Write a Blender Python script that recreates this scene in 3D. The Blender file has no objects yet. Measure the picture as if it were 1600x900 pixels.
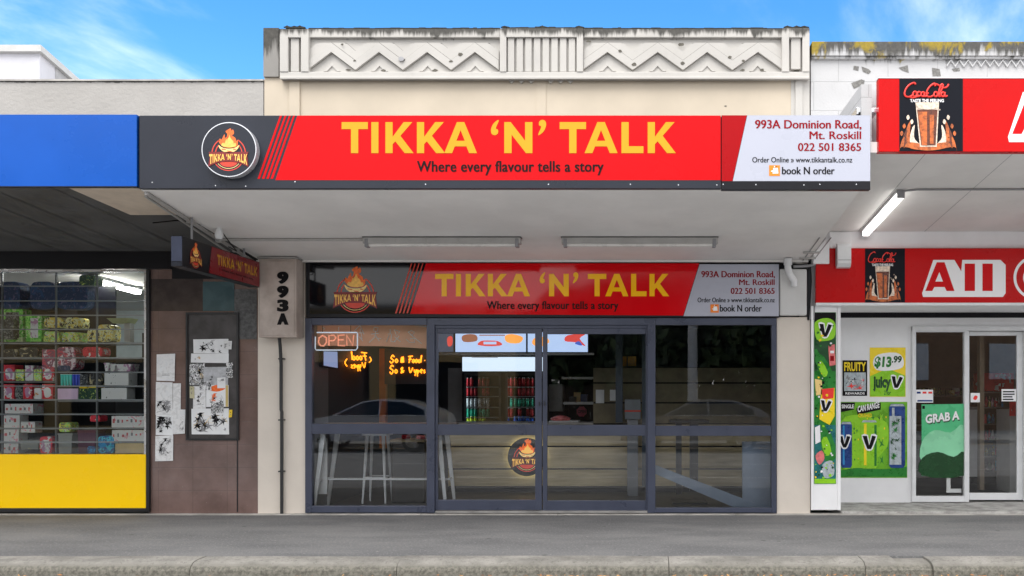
import bpy, bmesh, math, random
from mathutils import Vector, Matrix
from mathutils.geometry import tessellate_polygon
R = random.Random(7)
sc = bpy.context.scene
COL = sc.collection

# ------------------------------------------------------------------ camera, sky, sun, exposure
D, HC = 11.3, 1.528            # distance camera - shopfront plane (y = 0), eye height
FPX = 125.0 * D                # focal length in photo pixels (1600 wide)
cam = bpy.data.objects.new('camera', bpy.data.cameras.new('camera'))
COL.objects.link(cam)
cam.location = (0, -D, HC)
cam.rotation_euler = (math.radians(90), 0, 0)
cam.data.sensor_width = 36
cam.data.lens = 36 * FPX / 1600
cam.data.shift_x = -200 / 1600
cam.data.shift_y = 162 / 1600
cam.data.clip_end = 1500
sc.camera = cam

SUN_EL, SUN_AZ = 56, -24       # degrees; azimuth measured from straight behind the camera towards its left
SKY_STRENGTH, SUN_STRENGTH, EXPOSURE = 0.12, 1.5, 1.1
w = bpy.data.worlds.new("World"); sc.world = w; w.use_nodes = True
nt = w.node_tree; nt.nodes.clear()
def N(t, **k):
    n = nt.nodes.new(t)
    for a, b in k.items():
        setattr(n, a, b)
    return n
def L(a, b): nt.links.new(a, b)
sky = N('ShaderNodeTexSky', sky_type='NISHITA', sun_disc=False)
sky.sun_elevation = math.radians(SUN_EL)
sky.sun_rotation = math.radians(180 + SUN_AZ)
sky.air_density = 1.0; sky.dust_density = 0.6; sky.ozone_density = 2.0
hs = N('ShaderNodeHueSaturation'); hs.inputs['Saturation'].default_value = 1.38; hs.inputs['Value'].default_value = 1.1
L(sky.outputs[0], hs.inputs['Color'])
tc = N('ShaderNodeTexCoord'); sep = N('ShaderNodeSeparateXYZ'); L(tc.outputs['Generated'], sep.inputs[0])
def mth(op, a, b=None, clamp=False):
    n = N('ShaderNodeMath', operation=op, use_clamp=clamp)
    for i, v in enumerate((a, b)):
        if v is None: continue
        if isinstance(v, (int, float)): n.inputs[i].default_value = v
        else: L(v, n.inputs[i])
    return n.outputs[0]
zz = mth('ADD', mth('MAXIMUM', sep.outputs['Z'], 0.0), 0.25)
cv = N('ShaderNodeCombineXYZ')
L(mth('DIVIDE', sep.outputs['X'], zz), cv.inputs[0]); L(mth('DIVIDE', sep.outputs['Y'], zz), cv.inputs[1])
no = N('ShaderNodeTexNoise'); no.inputs['Scale'].default_value = 1.1; no.inputs['Detail'].default_value = 9; no.inputs['Roughness'].default_value = 0.58
no.inputs['Distortion'].default_value = 0.6
L(cv.outputs[0], no.inputs['Vector'])
bias = mth('ADD', mth('MULTIPLY', sep.outputs['Y'], -0.22), mth('MULTIPLY', mth('ABSOLUTE', mth('ADD', sep.outputs['X'], 0.10)), 0.50))
val = mth('ADD', no.outputs[0], bias)
mr = N('ShaderNodeMapRange', interpolation_type='SMOOTHSTEP'); mr.inputs['From Min'].default_value = 0.40; mr.inputs['From Max'].default_value = 0.78
L(val, mr.inputs['Value'])
mx = N('ShaderNodeMix', data_type='RGBA'); L(mr.outputs[0], mx.inputs['Factor']); L(hs.outputs[0], mx.inputs[6])
mx.inputs[7].default_value = (9.2, 9.2, 9.3, 1)
bg = N('ShaderNodeBackground'); L(mx.outputs[2], bg.inputs['Color']); bg.inputs['Strength'].default_value = SKY_STRENGTH
wo = N('ShaderNodeOutputWorld'); L(bg.outputs[0], wo.inputs[0])
sun = bpy.data.objects.new('sun', bpy.data.lights.new('sun', 'SUN')); COL.objects.link(sun)
sun.data.energy = SUN_STRENGTH; sun.data.angle = math.radians(32); sun.data.color = (1, 0.965, 0.92)
el, az = math.radians(SUN_EL), math.radians(SUN_AZ)
tosun = Vector((math.sin(az) * math.cos(el), -math.cos(az) * math.cos(el), math.sin(el)))
sun.rotation_euler = tosun.to_track_quat('Z', 'Y').to_euler()
sc.view_settings.view_transform = 'Standard'; sc.view_settings.look = 'None'
sc.view_settings.exposure = EXPOSURE; sc.view_settings.gamma = 1; sc.view_settings.use_curve_mapping = False
sc.cycles.max_bounces = 10; sc.cycles.transparent_max_bounces = 16; sc.cycles.diffuse_bounces = 5
sc.cycles.sample_clamp_indirect = 8
sc.cycles.use_denoising = True

# ------------------------------------------------------------------ photo pixel -> point on a plane y = const
def S(y): return FPX / (D + y)
def X(px, y=0.0): return (px - 1000) / S(y)
def Z(py, y=0.0): return HC + (612 - py) / S(y)

# ------------------------------------------------------------------ materials
def lin(r, g, b):
    def f(v):
        v /= 255
        return v / 12.92 if v <= 0.04045 else ((v + 0.055) / 1.055) ** 2.4
    return (f(r), f(g), f(b))
MATS = {}
class NT:
    """small wrapper round a material's nodes"""
    def __init__(s, name):
        s.m = bpy.data.materials.new(name); s.m.use_nodes = True
        s.t = s.m.node_tree; s.n = s.t.nodes; s.b = s.n['Principled BSDF']; s.pos = None
    def new(s, t, **k):
        n = s.n.new(t)
        for a, b in k.items(): setattr(n, a, b)
        return n
    def link(s, a, b): s.t.links.new(a, b)
    def P(s):
        if s.pos is None: s.pos = s.new('ShaderNodeNewGeometry').outputs['Position']
        return s.pos
    def noise(s, scale, detail=4, rough=0.55, vec=(1, 1, 1), dist=0.0):
        v = s.P()
        if vec != (1, 1, 1):
            m = s.new('ShaderNodeMapping'); m.inputs['Scale'].default_value = vec; s.link(v, m.inputs[0]); v = m.outputs[0]
        n = s.new('ShaderNodeTexNoise'); n.inputs['Scale'].default_value = scale; n.inputs['Detail'].default_value = detail
        n.inputs['Roughness'].default_value = rough; n.inputs['Distortion'].default_value = dist
        s.link(v, n.inputs['Vector']); return n.outputs[0]
    def ramp(s, v, a, b, lo=0.0, hi=1.0, smooth=True):
        n = s.new('ShaderNodeMapRange', interpolation_type='SMOOTHSTEP' if smooth else 'LINEAR')
        for i, x in zip((1, 2, 3, 4), (a, b, lo, hi)): n.inputs[i].default_value = x
        s.link(v, n.inputs[0]); return n.outputs[0]
    def math(s, op, a, b):
        n = s.new('ShaderNodeMath', operation=op)
        for i, v in enumerate((a, b)):
            if isinstance(v, (int, float)): n.inputs[i].default_value = v
            else: s.link(v, n.inputs[i])
        return n.outputs[0]
    def z(s):
        n = s.new('ShaderNodeSeparateXYZ'); s.link(s.P(), n.inputs[0]); return n.outputs[2]
    def mix(s, f, a, b):
        n = s.new('ShaderNodeMix', data_type='RGBA')
        if isinstance(f, (int, float)): n.inputs[0].default_value = f
        else: s.link(f, n.inputs[0])
        for i, v in ((6, a), (7, b)):
            if isinstance(v, tuple): n.inputs[i].default_value = (*v[:3], 1)
            else: s.link(v, n.inputs[i])
        return n.outputs[2]
    def bump(s, v, strength, dist=0.01):
        n = s.new('ShaderNodeBump'); n.inputs['Strength'].default_value = strength; n.inputs['Distance'].default_value = dist
        s.link(v, n.inputs['Height']); s.link(n.outputs[0], s.b.inputs['Normal'])
    def color(s, v):
        if isinstance(v, tuple): s.b.inputs['Base Color'].default_value = (*v[:3], 1)
        else: s.link(v, s.b.inputs['Base Color'])
    def set(s, **k):
        for a, b in k.items(): s.b.inputs[a.replace('_', ' ')].default_value = b

def mat(name, col, rough=0.5, metal=0.0, var=0.12, vs=6.0, bump=None, spec=0.5, coat=0.0):
    if name in MATS: return MATS[name]
    t = NT(name)
    if var:
        n = t.noise(vs, 6, 0.6)
        lo = tuple(c * (1 - var) for c in col); hi = tuple(min(1, c * (1 + var * 0.6)) for c in col)
        t.color(t.mix(t.ramp(n, 0.3, 0.7), lo, hi))
        t.link(t.ramp(n, 0.25, 0.75, max(0.03, rough - 0.07), min(1, rough + 0.07)), t.b.inputs['Roughness'])
    else:
        t.color(col); t.set(Roughness=rough)
    t.set(Metallic=metal, Specular_IOR_Level=spec, Coat_Weight=coat, Coat_Roughness=0.06)
    if bump: t.bump(t.noise(bump[0], 6, 0.65), bump[1])
    MATS[name] = t.m; return t.m

def emit(name, col, strength, base=None):
    if name in MATS: return MATS[name]
    t = NT(name); t.color(base or col); t.set(Roughness=0.4)
    t.b.inputs['Emission Color'].default_value = (*col, 1); t.b.inputs['Emission Strength'].default_value = strength
    MATS[name] = t.m; return t.m

def glass(name, tint=(0.9, 0.93, 0.93), refl=0.05, ior=1.55):
    if name in MATS: return MATS[name]
    t = NT(name); t.n.remove(t.b)
    tr = t.new('ShaderNodeBsdfTransparent'); tr.inputs[0].default_value = (*tint, 1)
    gl = t.new('ShaderNodeBsdfGlossy'); gl.inputs['Roughness'].default_value = 0.004; gl.inputs[0].default_value = (1, 1, 1, 1)
    fr = t.new('ShaderNodeFresnel'); fr.inputs[0].default_value = ior
    ms = t.new('ShaderNodeMixShader'); t.link(t.math('ADD', fr.outputs[0], refl), ms.inputs[0])
    t.link(tr.outputs[0], ms.inputs[1]); t.link(gl.outputs[0], ms.inputs[2])
    # faint waviness of float glass
    bp = t.new('ShaderNodeBump'); bp.inputs['Strength'].default_value = 0.04; bp.inputs['Distance'].default_value = 0.02
    t.link(t.noise(0.9, 1), bp.inputs['Height']); t.link(bp.outputs[0], gl.inputs['Normal'])
    t.link(ms.outputs[0], t.n['Material Output'].inputs[0])
    MATS[name] = t.m; return t.m

def plaster(name, col, ztop=None, drip=0.35, dirt=0.4, lichen=0.0, bump=(40, 0.25), blotch=0.35, rough=0.85, block=None):
    """painted wall: mottling, mould blotches, black weathering streaks running down from the top edge"""
    if name in MATS: return MATS[name]
    t = NT(name)
    c = t.mix(t.ramp(t.noise(1.3, 6, 0.6), 0.3, 0.7), tuple(x * 0.93 for x in col), tuple(min(1, x * 1.04) for x in col))
    c = t.mix(t.ramp(t.noise(5, 8, 0.7, (1, 1, 0.35)), 0.55, 0.85, 0, blotch), c, tuple(x * 0.55 for x in col))
    c = t.mix(t.ramp(t.noise(60, 3, 0.6), 0.70, 0.78, 0, dirt), c, (0.06, 0.055, 0.05))
    h = None
    if block:
        br = t.new('ShaderNodeTexBrick'); br.inputs['Scale'].default_value = 1
        br.inputs['Brick Width'].default_value = block[0]; br.inputs['Row Height'].default_value = block[1]
        br.inputs['Mortar Size'].default_value = 0.006; br.inputs['Mortar Smooth'].default_value = 0.4
        mp = t.new('ShaderNodeMapping'); mp.inputs['Rotation'].default_value = (math.radians(90), 0, 0)
        sp = t.new('ShaderNodeSeparateXYZ'); cb = t.new('ShaderNodeCombineXYZ'); t.link(t.P(), sp.inputs[0])
        t.link(sp.outputs[0], cb.inputs[0]); t.link(sp.outputs[2], cb.inputs[1]); t.link(cb.outputs[0], br.inputs['Vector'])
        h = br.outputs['Fac']
        c = t.mix(t.math('MULTIPLY', h, 0.35), c, tuple(x * 0.45 for x in col))
    if ztop is not None:
        g = t.ramp(t.z(), ztop - drip, ztop, 0, 1, False)
        s = t.noise(14, 5, 0.65, (1, 1, 0.10))
        s2 = t.noise(2.2, 3, 0.5, (1, 1, 0.1))
        k = t.math('ADD', t.math('MULTIPLY', g, 0.62), t.math('ADD', t.math('MULTIPLY', s, 0.7), t.math('MULTIPLY', s2, 0.35)))
        f = t.ramp(k, 0.80, 0.98, 0, 0.95)
        c = t.mix(f, c, t.mix(t.noise(25, 3), (0.02, 0.02, 0.018), (0.11, 0.105, 0.095)))
        if lichen:
            g2 = t.ramp(t.z(), ztop - drip * 1.3, ztop, 0, 1, False)
            l = t.math('ADD', t.math('MULTIPLY', g2, 0.35), t.noise(3.1, 6, 0.65, (1, 1, 0.6), 0.6))
            c = t.mix(t.ramp(l, 0.80, 0.90, 0, lichen), c, t.mix(t.noise(30, 3), (0.16, 0.13, 0.03), (0.42, 0.30, 0.03)))
    t.color(c); t.set(Roughness=rough, Specular_IOR_Level=0.25)
    n = t.noise(bump[0], 7, 0.65)
    if h is not None: n = t.math('SUBTRACT', n, t.math('MULTIPLY', h, 1.5))
    t.bump(n, bump[1], bump[2] if len(bump) > 2 else 0.006)
    MATS[name] = t.m; return t.m

def printed(name, cols, scale=20.0, rough=0.35, spread=0.5):
    """printed packaging / torn paper: irregular patches of several inks"""
    if name in MATS: return MATS[name]
    t = NT(name)
    c = cols[0]
    for i, k in enumerate(cols[1:]):
        n = t.noise(scale * (0.7 + 0.5 * i), 3 + i, 0.55, (1, 1, 1), 1.2 + i)
        a = t.math('ADD', n, 0.017 * i)
        c = t.mix(t.ramp(a, spread + 0.01 * i, spread + 0.04 + 0.01 * i), c, k)
    t.color(c); t.set(Roughness=rough)
    MATS[name] = t.m; return t.m

WHITE_TRIM = mat('white_painted_metal', (0.72, 0.73, 0.74), 0.4, var=0.06)
DARKFRAME = mat('slate_aluminium', lin(66, 71, 88), 0.32, 0.1, var=0.10, vs=3, spec=0.5)
BLACKFRAME = mat('black_frame', (0.012, 0.012, 0.014), 0.35)
RED = mat('sign_red', (0.60, 0.001, 0.004), 0.32, var=0.05, vs=1.2, spec=0.14)
DKRED = mat('sign_dark_red', (0.36, 0.001, 0.004), 0.32, var=0.05, vs=1.2, spec=0.14)
CHAR = mat('sign_charcoal', (0.022, 0.025, 0.035), 0.32, var=0.08, vs=2, spec=0.25)
BLK = mat('sign_black', (0.008, 0.008, 0.011), 0.3, var=0.0, spec=0.25)
YEL = mat('letter_yellow', lin(208, 154, 32), 0.35, var=0.03, spec=0.2)
INK = mat('ink_black', (0.010, 0.009, 0.010), 0.5, var=0, spec=0.08)
MAROON = mat('ink_maroon', lin(140, 12, 22), 0.4, var=0, spec=0.1)
PALE = mat('sign_white', (0.43, 0.445, 0.52), 0.3, var=0.02, vs=2, spec=0.25)
WHITE = mat('print_white', (0.85, 0.85, 0.86), 0.35, var=0)
ORANGE = mat('print_orange', lin(240, 130, 20), 0.35, var=0)
SCRED = mat('script_red', lin(235, 50, 40), 0.35, var=0)
POSTBLK = mat('poster_black', (0.006, 0.007, 0.012), 0.4, var=0, spec=0.12)
GREY = mat('print_grey', (0.25, 0.25, 0.26), 0.4, var=0)
CHROME = mat('brushed_metal', (0.62, 0.63, 0.65), 0.28, 1.0, var=0.08)

# ------------------------------------------------------------------ mesh builder
class MB:
    def __init__(s, m=None): s.v = []; s.f = []; s.fm = []; s.m = m; s.sm = []
    def add(s, vs, fs, m=None, smooth=False):
        o = len(s.v); s.v += [Vector(p) for p in vs]
        for f in fs: s.f.append([i + o for i in f]); s.fm.append(m or s.m); s.sm.append(smooth)
    def box(s, x0, x1, y0, y1, z0, z1, m=None):
        x0, x1 = sorted((x0, x1)); y0, y1 = sorted((y0, y1)); z0, z1 = sorted((z0, z1))
        v = [(x, y, z) for z in (z0, z1) for y in (y0, y1) for x in (x0, x1)]
        s.add(v, [(0, 2, 3, 1), (4, 5, 7, 6), (0, 1, 5, 4), (2, 6, 7, 3), (0, 4, 6, 2), (1, 3, 7, 5)], m)
    def bpx(s, x0, x1, t, b, ya, yb, m=None, ref=None):
        r = ya if ref is None else ref
        s.box(X(x0, r), X(x1, r), ya, yb, Z(t, r), Z(b, r), m)
    def poly(s, pts, m=None):
        pts = [Vector(p) for p in pts]
        s.add(pts, [list(t) for t in tessellate_polygon([pts])], m)
    def flat(s, pts, mp, layer=0, m=None):
        """flat printed shape: pts in sign pixels, mp maps (px, py, layer) to the sign's face"""
        s.poly([mp(px, py, layer) for px, py in pts], m)
    def prism(s, pts, y, depth, m=None):
        """pixel outline on plane y, standing out by depth towards the street"""
        a = [Vector((X(px, y), y - depth, Z(py, y))) for px, py in pts]; b = [Vector((p.x, y, p.z)) for p in a]
        s.poly(a, m); n = len(a)
        s.add(a + b, [(i, (i + 1) % n, n + (i + 1) % n, n + i) for i in range(n)], m)
    def extrude(s, pts, vec, m=None):
        a = [Vector(p) for p in pts]; v = Vector(vec); b = [p + v for p in a]; n = len(a)
        s.poly(a, m); s.poly(b, m); s.add(a + b, [(i, (i + 1) % n, n + (i + 1) % n, n + i) for i in range(n)], m)
    def tube(s, pts, r, n=8, m=None, caps=True, r2=None):
        pts = [Vector(p) for p in pts]; rings = []; up = None
        for i, p in enumerate(pts):
            d = (pts[min(i + 1, len(pts) - 1)] - pts[max(i - 1, 0)])
            if d.length < 1e-9: d = Vector((0, 0, 1))
            d.normalize()
            if up is None:
                up = Vector((0, 1, 0)) if abs(d.y) < 0.9 else Vector((1, 0, 0))
            a = d.cross(up).normalized(); up = a.cross(d).normalized()
            rr = r if r2 is None else r + (r2 - r) * i / max(1, len(pts) - 1)
            rings.append([p + (a * math.cos(2 * math.pi * k / n) + up * math.sin(2 * math.pi * k / n)) * rr for k in range(n)])
        vs = [q for g in rings for q in g]
        fs = [(i * n + k, i * n + (k + 1) % n, (i + 1) * n + (k + 1) % n, (i + 1) * n + k) for i in range(len(pts) - 1) for k in range(n)]
        s.add(vs, fs, m, True)
        if caps:
            s.add(rings[0], [list(range(n))], m); s.add(rings[-1], [list(range(n))[::-1]], m)
    def disc(s, c, r, axis_map, n=48, m=None):
        s.poly([axis_map(c[0] + r * math.cos(2 * math.pi * k / n), c[1] + r * math.sin(2 * math.pi * k / n)) for k in range(n)], m)
    def lathe(s, prof, c, n=20, m=None, smooth=True):
        """prof: (radius, height) pairs about the vertical through c"""
        vs = [(c[0] + r * math.cos(2 * math.pi * k / n), c[1] + r * math.sin(2 * math.pi * k / n), c[2] + h) for r, h in prof for k in range(n)]
        fs = [(i * n + k, i * n + (k + 1) % n, (i + 1) * n + (k + 1) % n, (i + 1) * n + k) for i in range(len(prof) - 1) for k in range(n)]
        s.add(vs, fs, m, smooth)
        s.add(vs[:n], [list(range(n))[::-1]], m); s.add(vs[-n:], [list(range(n))], m)

ORG = {}
def link_mesh(mb, name, org):
    me = bpy.data.meshes.new(name); mats = []
    for m in mb.fm:
        if m not in mats: mats.append(m)
    me.from_pydata([tuple(v - org) for v in mb.v], [], mb.f); me.update()
    for m in mats: me.materials.append(m)
    idx = {m: i for i, m in enumerate(mats)}
    me.polygons.foreach_set('material_index', [idx[m] for m in mb.fm])
    me.polygons.foreach_set('use_smooth', mb.sm)
    bm = bmesh.new(); bm.from_mesh(me); bmesh.ops.recalc_face_normals(bm, faces=bm.faces); bm.to_mesh(me); bm.free()
    o = bpy.data.objects.new(name, me); COL.objects.link(o); return o
def bevel(o, wdt, seg=2):
    b = o.modifiers.new('edge', 'BEVEL'); b.width = wdt; b.segments = seg; b.limit_method = 'ANGLE'; b.angle_limit = math.radians(40); b.harden_normals = False
    return o
def thing(name, label, cat, loc, group=None):
    o = bpy.data.objects.new(name, None); COL.objects.link(o); o.location = loc; o.empty_display_size = 0.1
    o['label'] = label; o['category'] = cat
    if group: o['group'] = group
    ORG[o] = Vector(loc); return o
def part(mb, name, parent, label=None, bev=0):
    o = link_mesh(mb, name, ORG[parent]); o.parent = parent; ORG[o] = ORG[parent]
    if label: o['label'] = label
    if bev: bevel(o, bev)
    return o
def solo(mb, name, label, cat, group=None, bev=0):
    xs = [v.x for v in mb.v]; ys = [v.y for v in mb.v]; zs = [v.z for v in mb.v]
    c = Vector(((min(xs) + max(xs)) / 2, (min(ys) + max(ys)) / 2, min(zs)))
    o = link_mesh(mb, name, c); o.location = c; o['label'] = label; o['category'] = cat
    if group: o['group'] = group
    if bev: bevel(o, bev)
    return o
def struct(mb, name, kind='structure', label=None):
    o = link_mesh(mb, name, Vector((0, 0, 0))); o['kind'] = kind
    o['label'] = label or ('plain %s of the street' % name.replace('_', ' '))
    return o

# ------------------------------------------------------------------ graphics helpers
def face(y, proud=0.0):
    """map of sign pixels to the plane y; layer steps stand 2 mm apart towards the street"""
    return lambda px, py, l=0: Vector((X(px, y), y - proud - 0.002 * l, Z(py, y)))
def smooth(pts, n=6, closed=False):
    out = []; m = len(pts)
    for i in range(m if closed else m - 1):
        g = (lambda k: pts[k % m]) if closed else (lambda k: pts[min(max(k, 0), m - 1)])
        a, b, c, d = g(i - 1), g(i), g(i + 1), g(i + 2)
        for j in range(n):
            t = j / n
            out.append(tuple(0.5 * (2 * b[k] + (c[k] - a[k]) * t + (2 * a[k] - 5 * b[k] + 4 * c[k] - d[k]) * t * t + (3 * b[k] - a[k] - 3 * c[k] + d[k]) * t ** 3) for k in (0, 1)))
    if not closed: out.append(pts[-1])
    return out
TXT = {}
def glyphs(s, bold=0.0, shear=0.0, spacing=1.0):
    key = (s, bold, shear, spacing)
    if key not in TXT:
        cu = bpy.data.curves.new('t', 'FONT'); cu.body = s; cu.size = 1; cu.offset = bold; cu.shear = shear; cu.space_character = spacing
        cu.resolution_u = 4; cu.fill_mode = 'FRONT'
        ob = bpy.data.objects.new('t', cu); COL.objects.link(ob)
        bpy.context.view_layer.update()
        me = bpy.data.meshes.new_from_object(ob.evaluated_get(bpy.context.evaluated_depsgraph_get()))
        vs = [(v.co.x, v.co.y) for v in me.vertices]; fs = [list(p.vertices) for p in me.polygons]
        bpy.data.objects.remove(ob); bpy.data.curves.remove(cu); bpy.data.meshes.remove(me)
        TXT[key] = (vs, fs)
    return TXT[key]
def text(mb, s, box, mp, layer=1, m=None, bold=0.02, shear=0.0, spacing=1.0, warp=None):
    """lettering fitted into box = (x0, x1, top, bottom) in sign pixels"""
    vs, fs = glyphs(s, bold, shear, spacing)
    x0, x1 = min(v[0] for v in vs), max(v[0] for v in vs); y0, y1 = min(v[1] for v in vs), max(v[1] for v in vs)
    def g(v):
        u = box[0] + (v[0] - x0) / (x1 - x0) * (box[1] - box[0]); t = box[2] + (y1 - v[1]) / (y1 - y0) * (box[3] - box[2])
        if warp: u, t = warp(u, t)
        return mp(u, t, layer)
    mb.add([g(v) for v in vs], fs, m)
def rect(x0, x1, t, b): return [(x0, t), (x1, t), (x1, b), (x0, b)]
def ring(mb, c, r0, r1, a0, a1, mp, layer, m, n=24, sy=1.0):
    o, i = [], []
    for k in range(n + 1):
        a = math.radians(a0 + (a1 - a0) * k / n)
        o.append((c[0] + r1 * math.cos(a), c[1] + r1 * math.sin(a) * sy)); i.append((c[0] + r0 * math.cos(a), c[1] + r0 * math.sin(a) * sy))
    vs = [mp(p[0], p[1], layer) for p in o + i]
    mb.add(vs, [(k, k + 1, n + 2 + k, n + 1 + k) for k in range(n)], m)
def arc(cx, cy, r, a0, a1, n=16, sy=1.0): return [(cx + r * math.cos(math.radians(a0 + (a1 - a0) * k / n)), cy + r * sy * math.sin(math.radians(a0 + (a1 - a0) * k / n))) for k in range(n + 1)]

def headline_polys():
    """the shop's name in geometric capitals, outlines in photo pixels of the upper sign"""
    T, B, P = 191.0, 239.5, []
    def Tt(x0, x1, s0, s1): P.append([(x0, T), (x1, T), (x1, T + 11), (s1, T + 11), (s1, B), (s0, B), (s0, T + 11), (x0, T + 11)])
    def K(x): P.append([(x, T), (x + 11.3, T), (x + 11.3, T + 23), (x + 28.5, T), (x + 42, T), (x + 23.4, T + 21.5), (x + 44, B), (x + 30.2, B), (x + 15.6, T + 30), (x + 11.3, T + 34.6), (x + 11.3, B), (x, B)])
    def A(x0, x1):
        c = (x0 + x1) / 2; P.append([(c - 5.8, T), (c + 5.8, T), (x1, B), (x1 - 12.2, B), (x1 - 16.4, B - 10.5), (x0 + 16.4, B - 10.5), (x0 + 12.2, B), (x0, B)])
        P.append(('hole', [(c, T + 12.6), (c + 6.6, B - 19.3), (c - 6.6, B - 19.3)]))
    def q(x, up):
        c = [(x + 6, 204.5), (x + 2, 210), (x - 0.3, 205)] if False else None
        if up: P.append(smooth([(x + 11, 188), (x + 4, 194), (x + .6, 203), (x + 2, 209.5), (x + 7, 211.5), (x + 11.5, 208.5), (x + 11.5, 203), (x + 8.4, 200.4), (x + 12.8, 189.5)], 4, True))
        else: P.append(smooth([(x + 2.5, 211), (x + 9.5, 205), (x + 13, 196), (x + 11.6, 189.5), (x + 6.6, 187.5), (x + 2.2, 190.5), (x + 2, 196), (x + 5.2, 198.6), (x + .8, 209.6)], 4, True))
    Tt(534, 575, 548.6, 560); P.append(rect(580.4, 591.6, T, B)); K(602.4); K(651.6); A(694.3, 745.4)
    q(766.6, True)
    P.append([(788, T), (798, T), (820.5, T + 29), (820.5, T), (832, T), (832, B), (822, B), (799.5, T + 19.6), (799.5, B), (788, B)])
    q(840.4, False)
    Tt(874.5, 915.7, 889.4, 900.8); A(913.4, 965)
    P.append([(971, T), (982.4, T), (982.4, B - 10.8), (1005.4, B - 10.8), (1005.4, B), (971, B)]); K(1012)
    return P
HEAD = headline_polys()
def headline(mb, box, mp, layer, m, warp=None):
    def tr(p):
        u = box[0] + (p[0] - 534) / (1056.5 - 534) * (box[1] - box[0]); v = box[2] + (p[1] - 191) / 48.5 * (box[3] - box[2])
        return warp(u, v) if warp else (u, v)
    i = 0
    while i < len(HEAD):
        outer = HEAD[i]; hole = None
        if i + 1 < len(HEAD) and HEAD[i + 1][0] == 'hole': hole = HEAD[i + 1][1]; i += 1
        i += 1
        loops = [[Vector((*tr(p), 0)) for p in outer]]
        if hole: loops.append([Vector((*tr(p), 0)) for p in hole])
        tris = tessellate_polygon(loops); flatv = [v for l in loops for v in l]
        mb.add([mp(v.x, v.y, layer) for v in flatv], [list(t) for t in tris], m)

FL1 = mat('flame_orange', lin(235, 105, 35), 0.35, var=0.25, vs=30); FL2 = mat('flame_light', lin(250, 190, 90), 0.35, var=0.2, vs=30)
FLR = mat('flame_red', lin(205, 60, 40), 0.35, var=0); CREAM = mat('bowl_cream', lin(238, 205, 130), 0.35, var=0)
def logo(mb, c, s, mp, l0):
    """flame over a bowl above a lettered banner; c = centre, s = scale from drawing units to sign pixels"""
    def q(p): return (c[0] + (p[0] - 390) * s, c[1] + (p[1] - 412) * s)
    def m2(px, py, l=0): return mp(*q((px, py)), l)
    ring(mb, (395, 462), 178, 190, 180, 236, m2, l0, FLR); ring(mb, (395, 462), 178, 190, 304, 360, m2, l0, FLR)
    ring(mb, (395, 462), 140, 152, 185, 222, m2, l0, FLR); ring(mb, (395, 462), 140, 152, 318, 355, m2, l0, FLR)
    ring(mb, (392, 470), 168, 178, 35, 145, m2, l0, FLR); ring(mb, (392, 470), 148, 154, 40, 140, m2, l0, CREAM)
    mb.flat([(292, 548)] + arc(393, 540, 104, 165, 15, 12, 0.62) + [(494, 548)], m2, l0, FLR)
    fl = smooth([(302, 352), (284, 320), (298, 292), (316, 306), (334, 268), (350, 246), (354, 284), (372, 276), (379, 242), (360, 216), (384, 196), (414, 182), (421, 200), (412, 216), (440, 194), (453, 222), (447, 246), (430, 256), (446, 270), (468, 288), (479, 322), (491, 304), (496, 336), (484, 376), (440, 392), (350, 390)], 3, True)
    mb.flat(fl, m2, l0, FL1)
    mb.flat(smooth([(316, 372), (330, 338), (352, 344), (366, 304), (392, 286), (403, 255), (420, 296), (444, 318), (452, 346), (468, 340), (474, 376), (400, 392)], 3, True), m2, l0 + 1, FL2)
    mb.flat(smooth([(374, 300), (382, 270), (392, 262), (386, 286), (380, 306)], 3, True), m2, l0 + 1, FLR)
    mb.flat(arc(398, 355, 116, 172, 8, 14, 0.82) + arc(398, 362, 102, 12, 168, 14, 0.42), m2, l0 + 2, CREAM)
    for a, b, v in ((318, 368, 405), (380, 430, 426), (442, 478, 405)):
        mb.flat([(a, v), (b, v + 7), (b - 6, v + 13), (a + 4, v + 9)], m2, l0 + 3, FLR)
    bot = lambda x: 543 + 62 * ((x - 390) / 220) ** 2
    xs = [170 + 440 * k / 20 for k in range(21)]
    mb.flat([(176, 440), (614, 440), (600, 478), (614, bot(612))] + [(x, bot(x)) for x in xs[::-1]][1:] + [(190, 478)], m2, l0 + 2, mat('banner_red', lin(120, 22, 26), 0.35, var=0))
    def wp(u, v): return (u, 466 + (v - 466) / 70 * (bot(u) - 14 - 466))
    headline(mb, (186, 602, 466, 536), m2, l0 + 4, FL2, wp)

def script_mark(mb, x0, x1, y0, y1, mp, layer, m, rad):
    """flowing red script of the drink poster: two looped capitals joined by lower-case letters"""
    def e(cx, cy, rx, ry): return [(cx + rx * math.cos(a), cy - ry * math.sin(a)) for a in [math.radians(40 + 36 * k) for k in range(11)]]
    st = [[(778, 376), (768, 366), (740, 378), (718, 402), (709, 430), (718, 448), (742, 450), (764, 436)], e(774, 434, 12, 15),
          [(808, 424), (797, 420), (788, 434), (794, 448), (812, 442)], e(824, 435, 11, 13), [(836, 422), (832, 444), (842, 448), (850, 442)], [(850, 430), (860, 428)],
          [(902, 386), (896, 370), (872, 384), (852, 410), (848, 436), (858, 450), (880, 448), (896, 436)], e(905, 435, 11, 14),
          [(924, 440), (944, 402), (950, 380), (940, 376), (926, 412), (922, 444), (934, 448)], e(950, 436, 11, 13), [(963, 422), (959, 444), (968, 448), (978, 444)],
          [(872, 384), (900, 372), (930, 384), (956, 396), (976, 390), (986, 374)], [(738, 450), (766, 456), (800, 442)]]
    for k in st:
        pts = smooth(k, 4)
        mb.tube([mp(x0 + (p[0] - 705) / 284 * (x1 - x0), y0 + (p[1] - 366) / 92 * (y1 - y0), layer) for p in pts], rad, 5, m)

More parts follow.
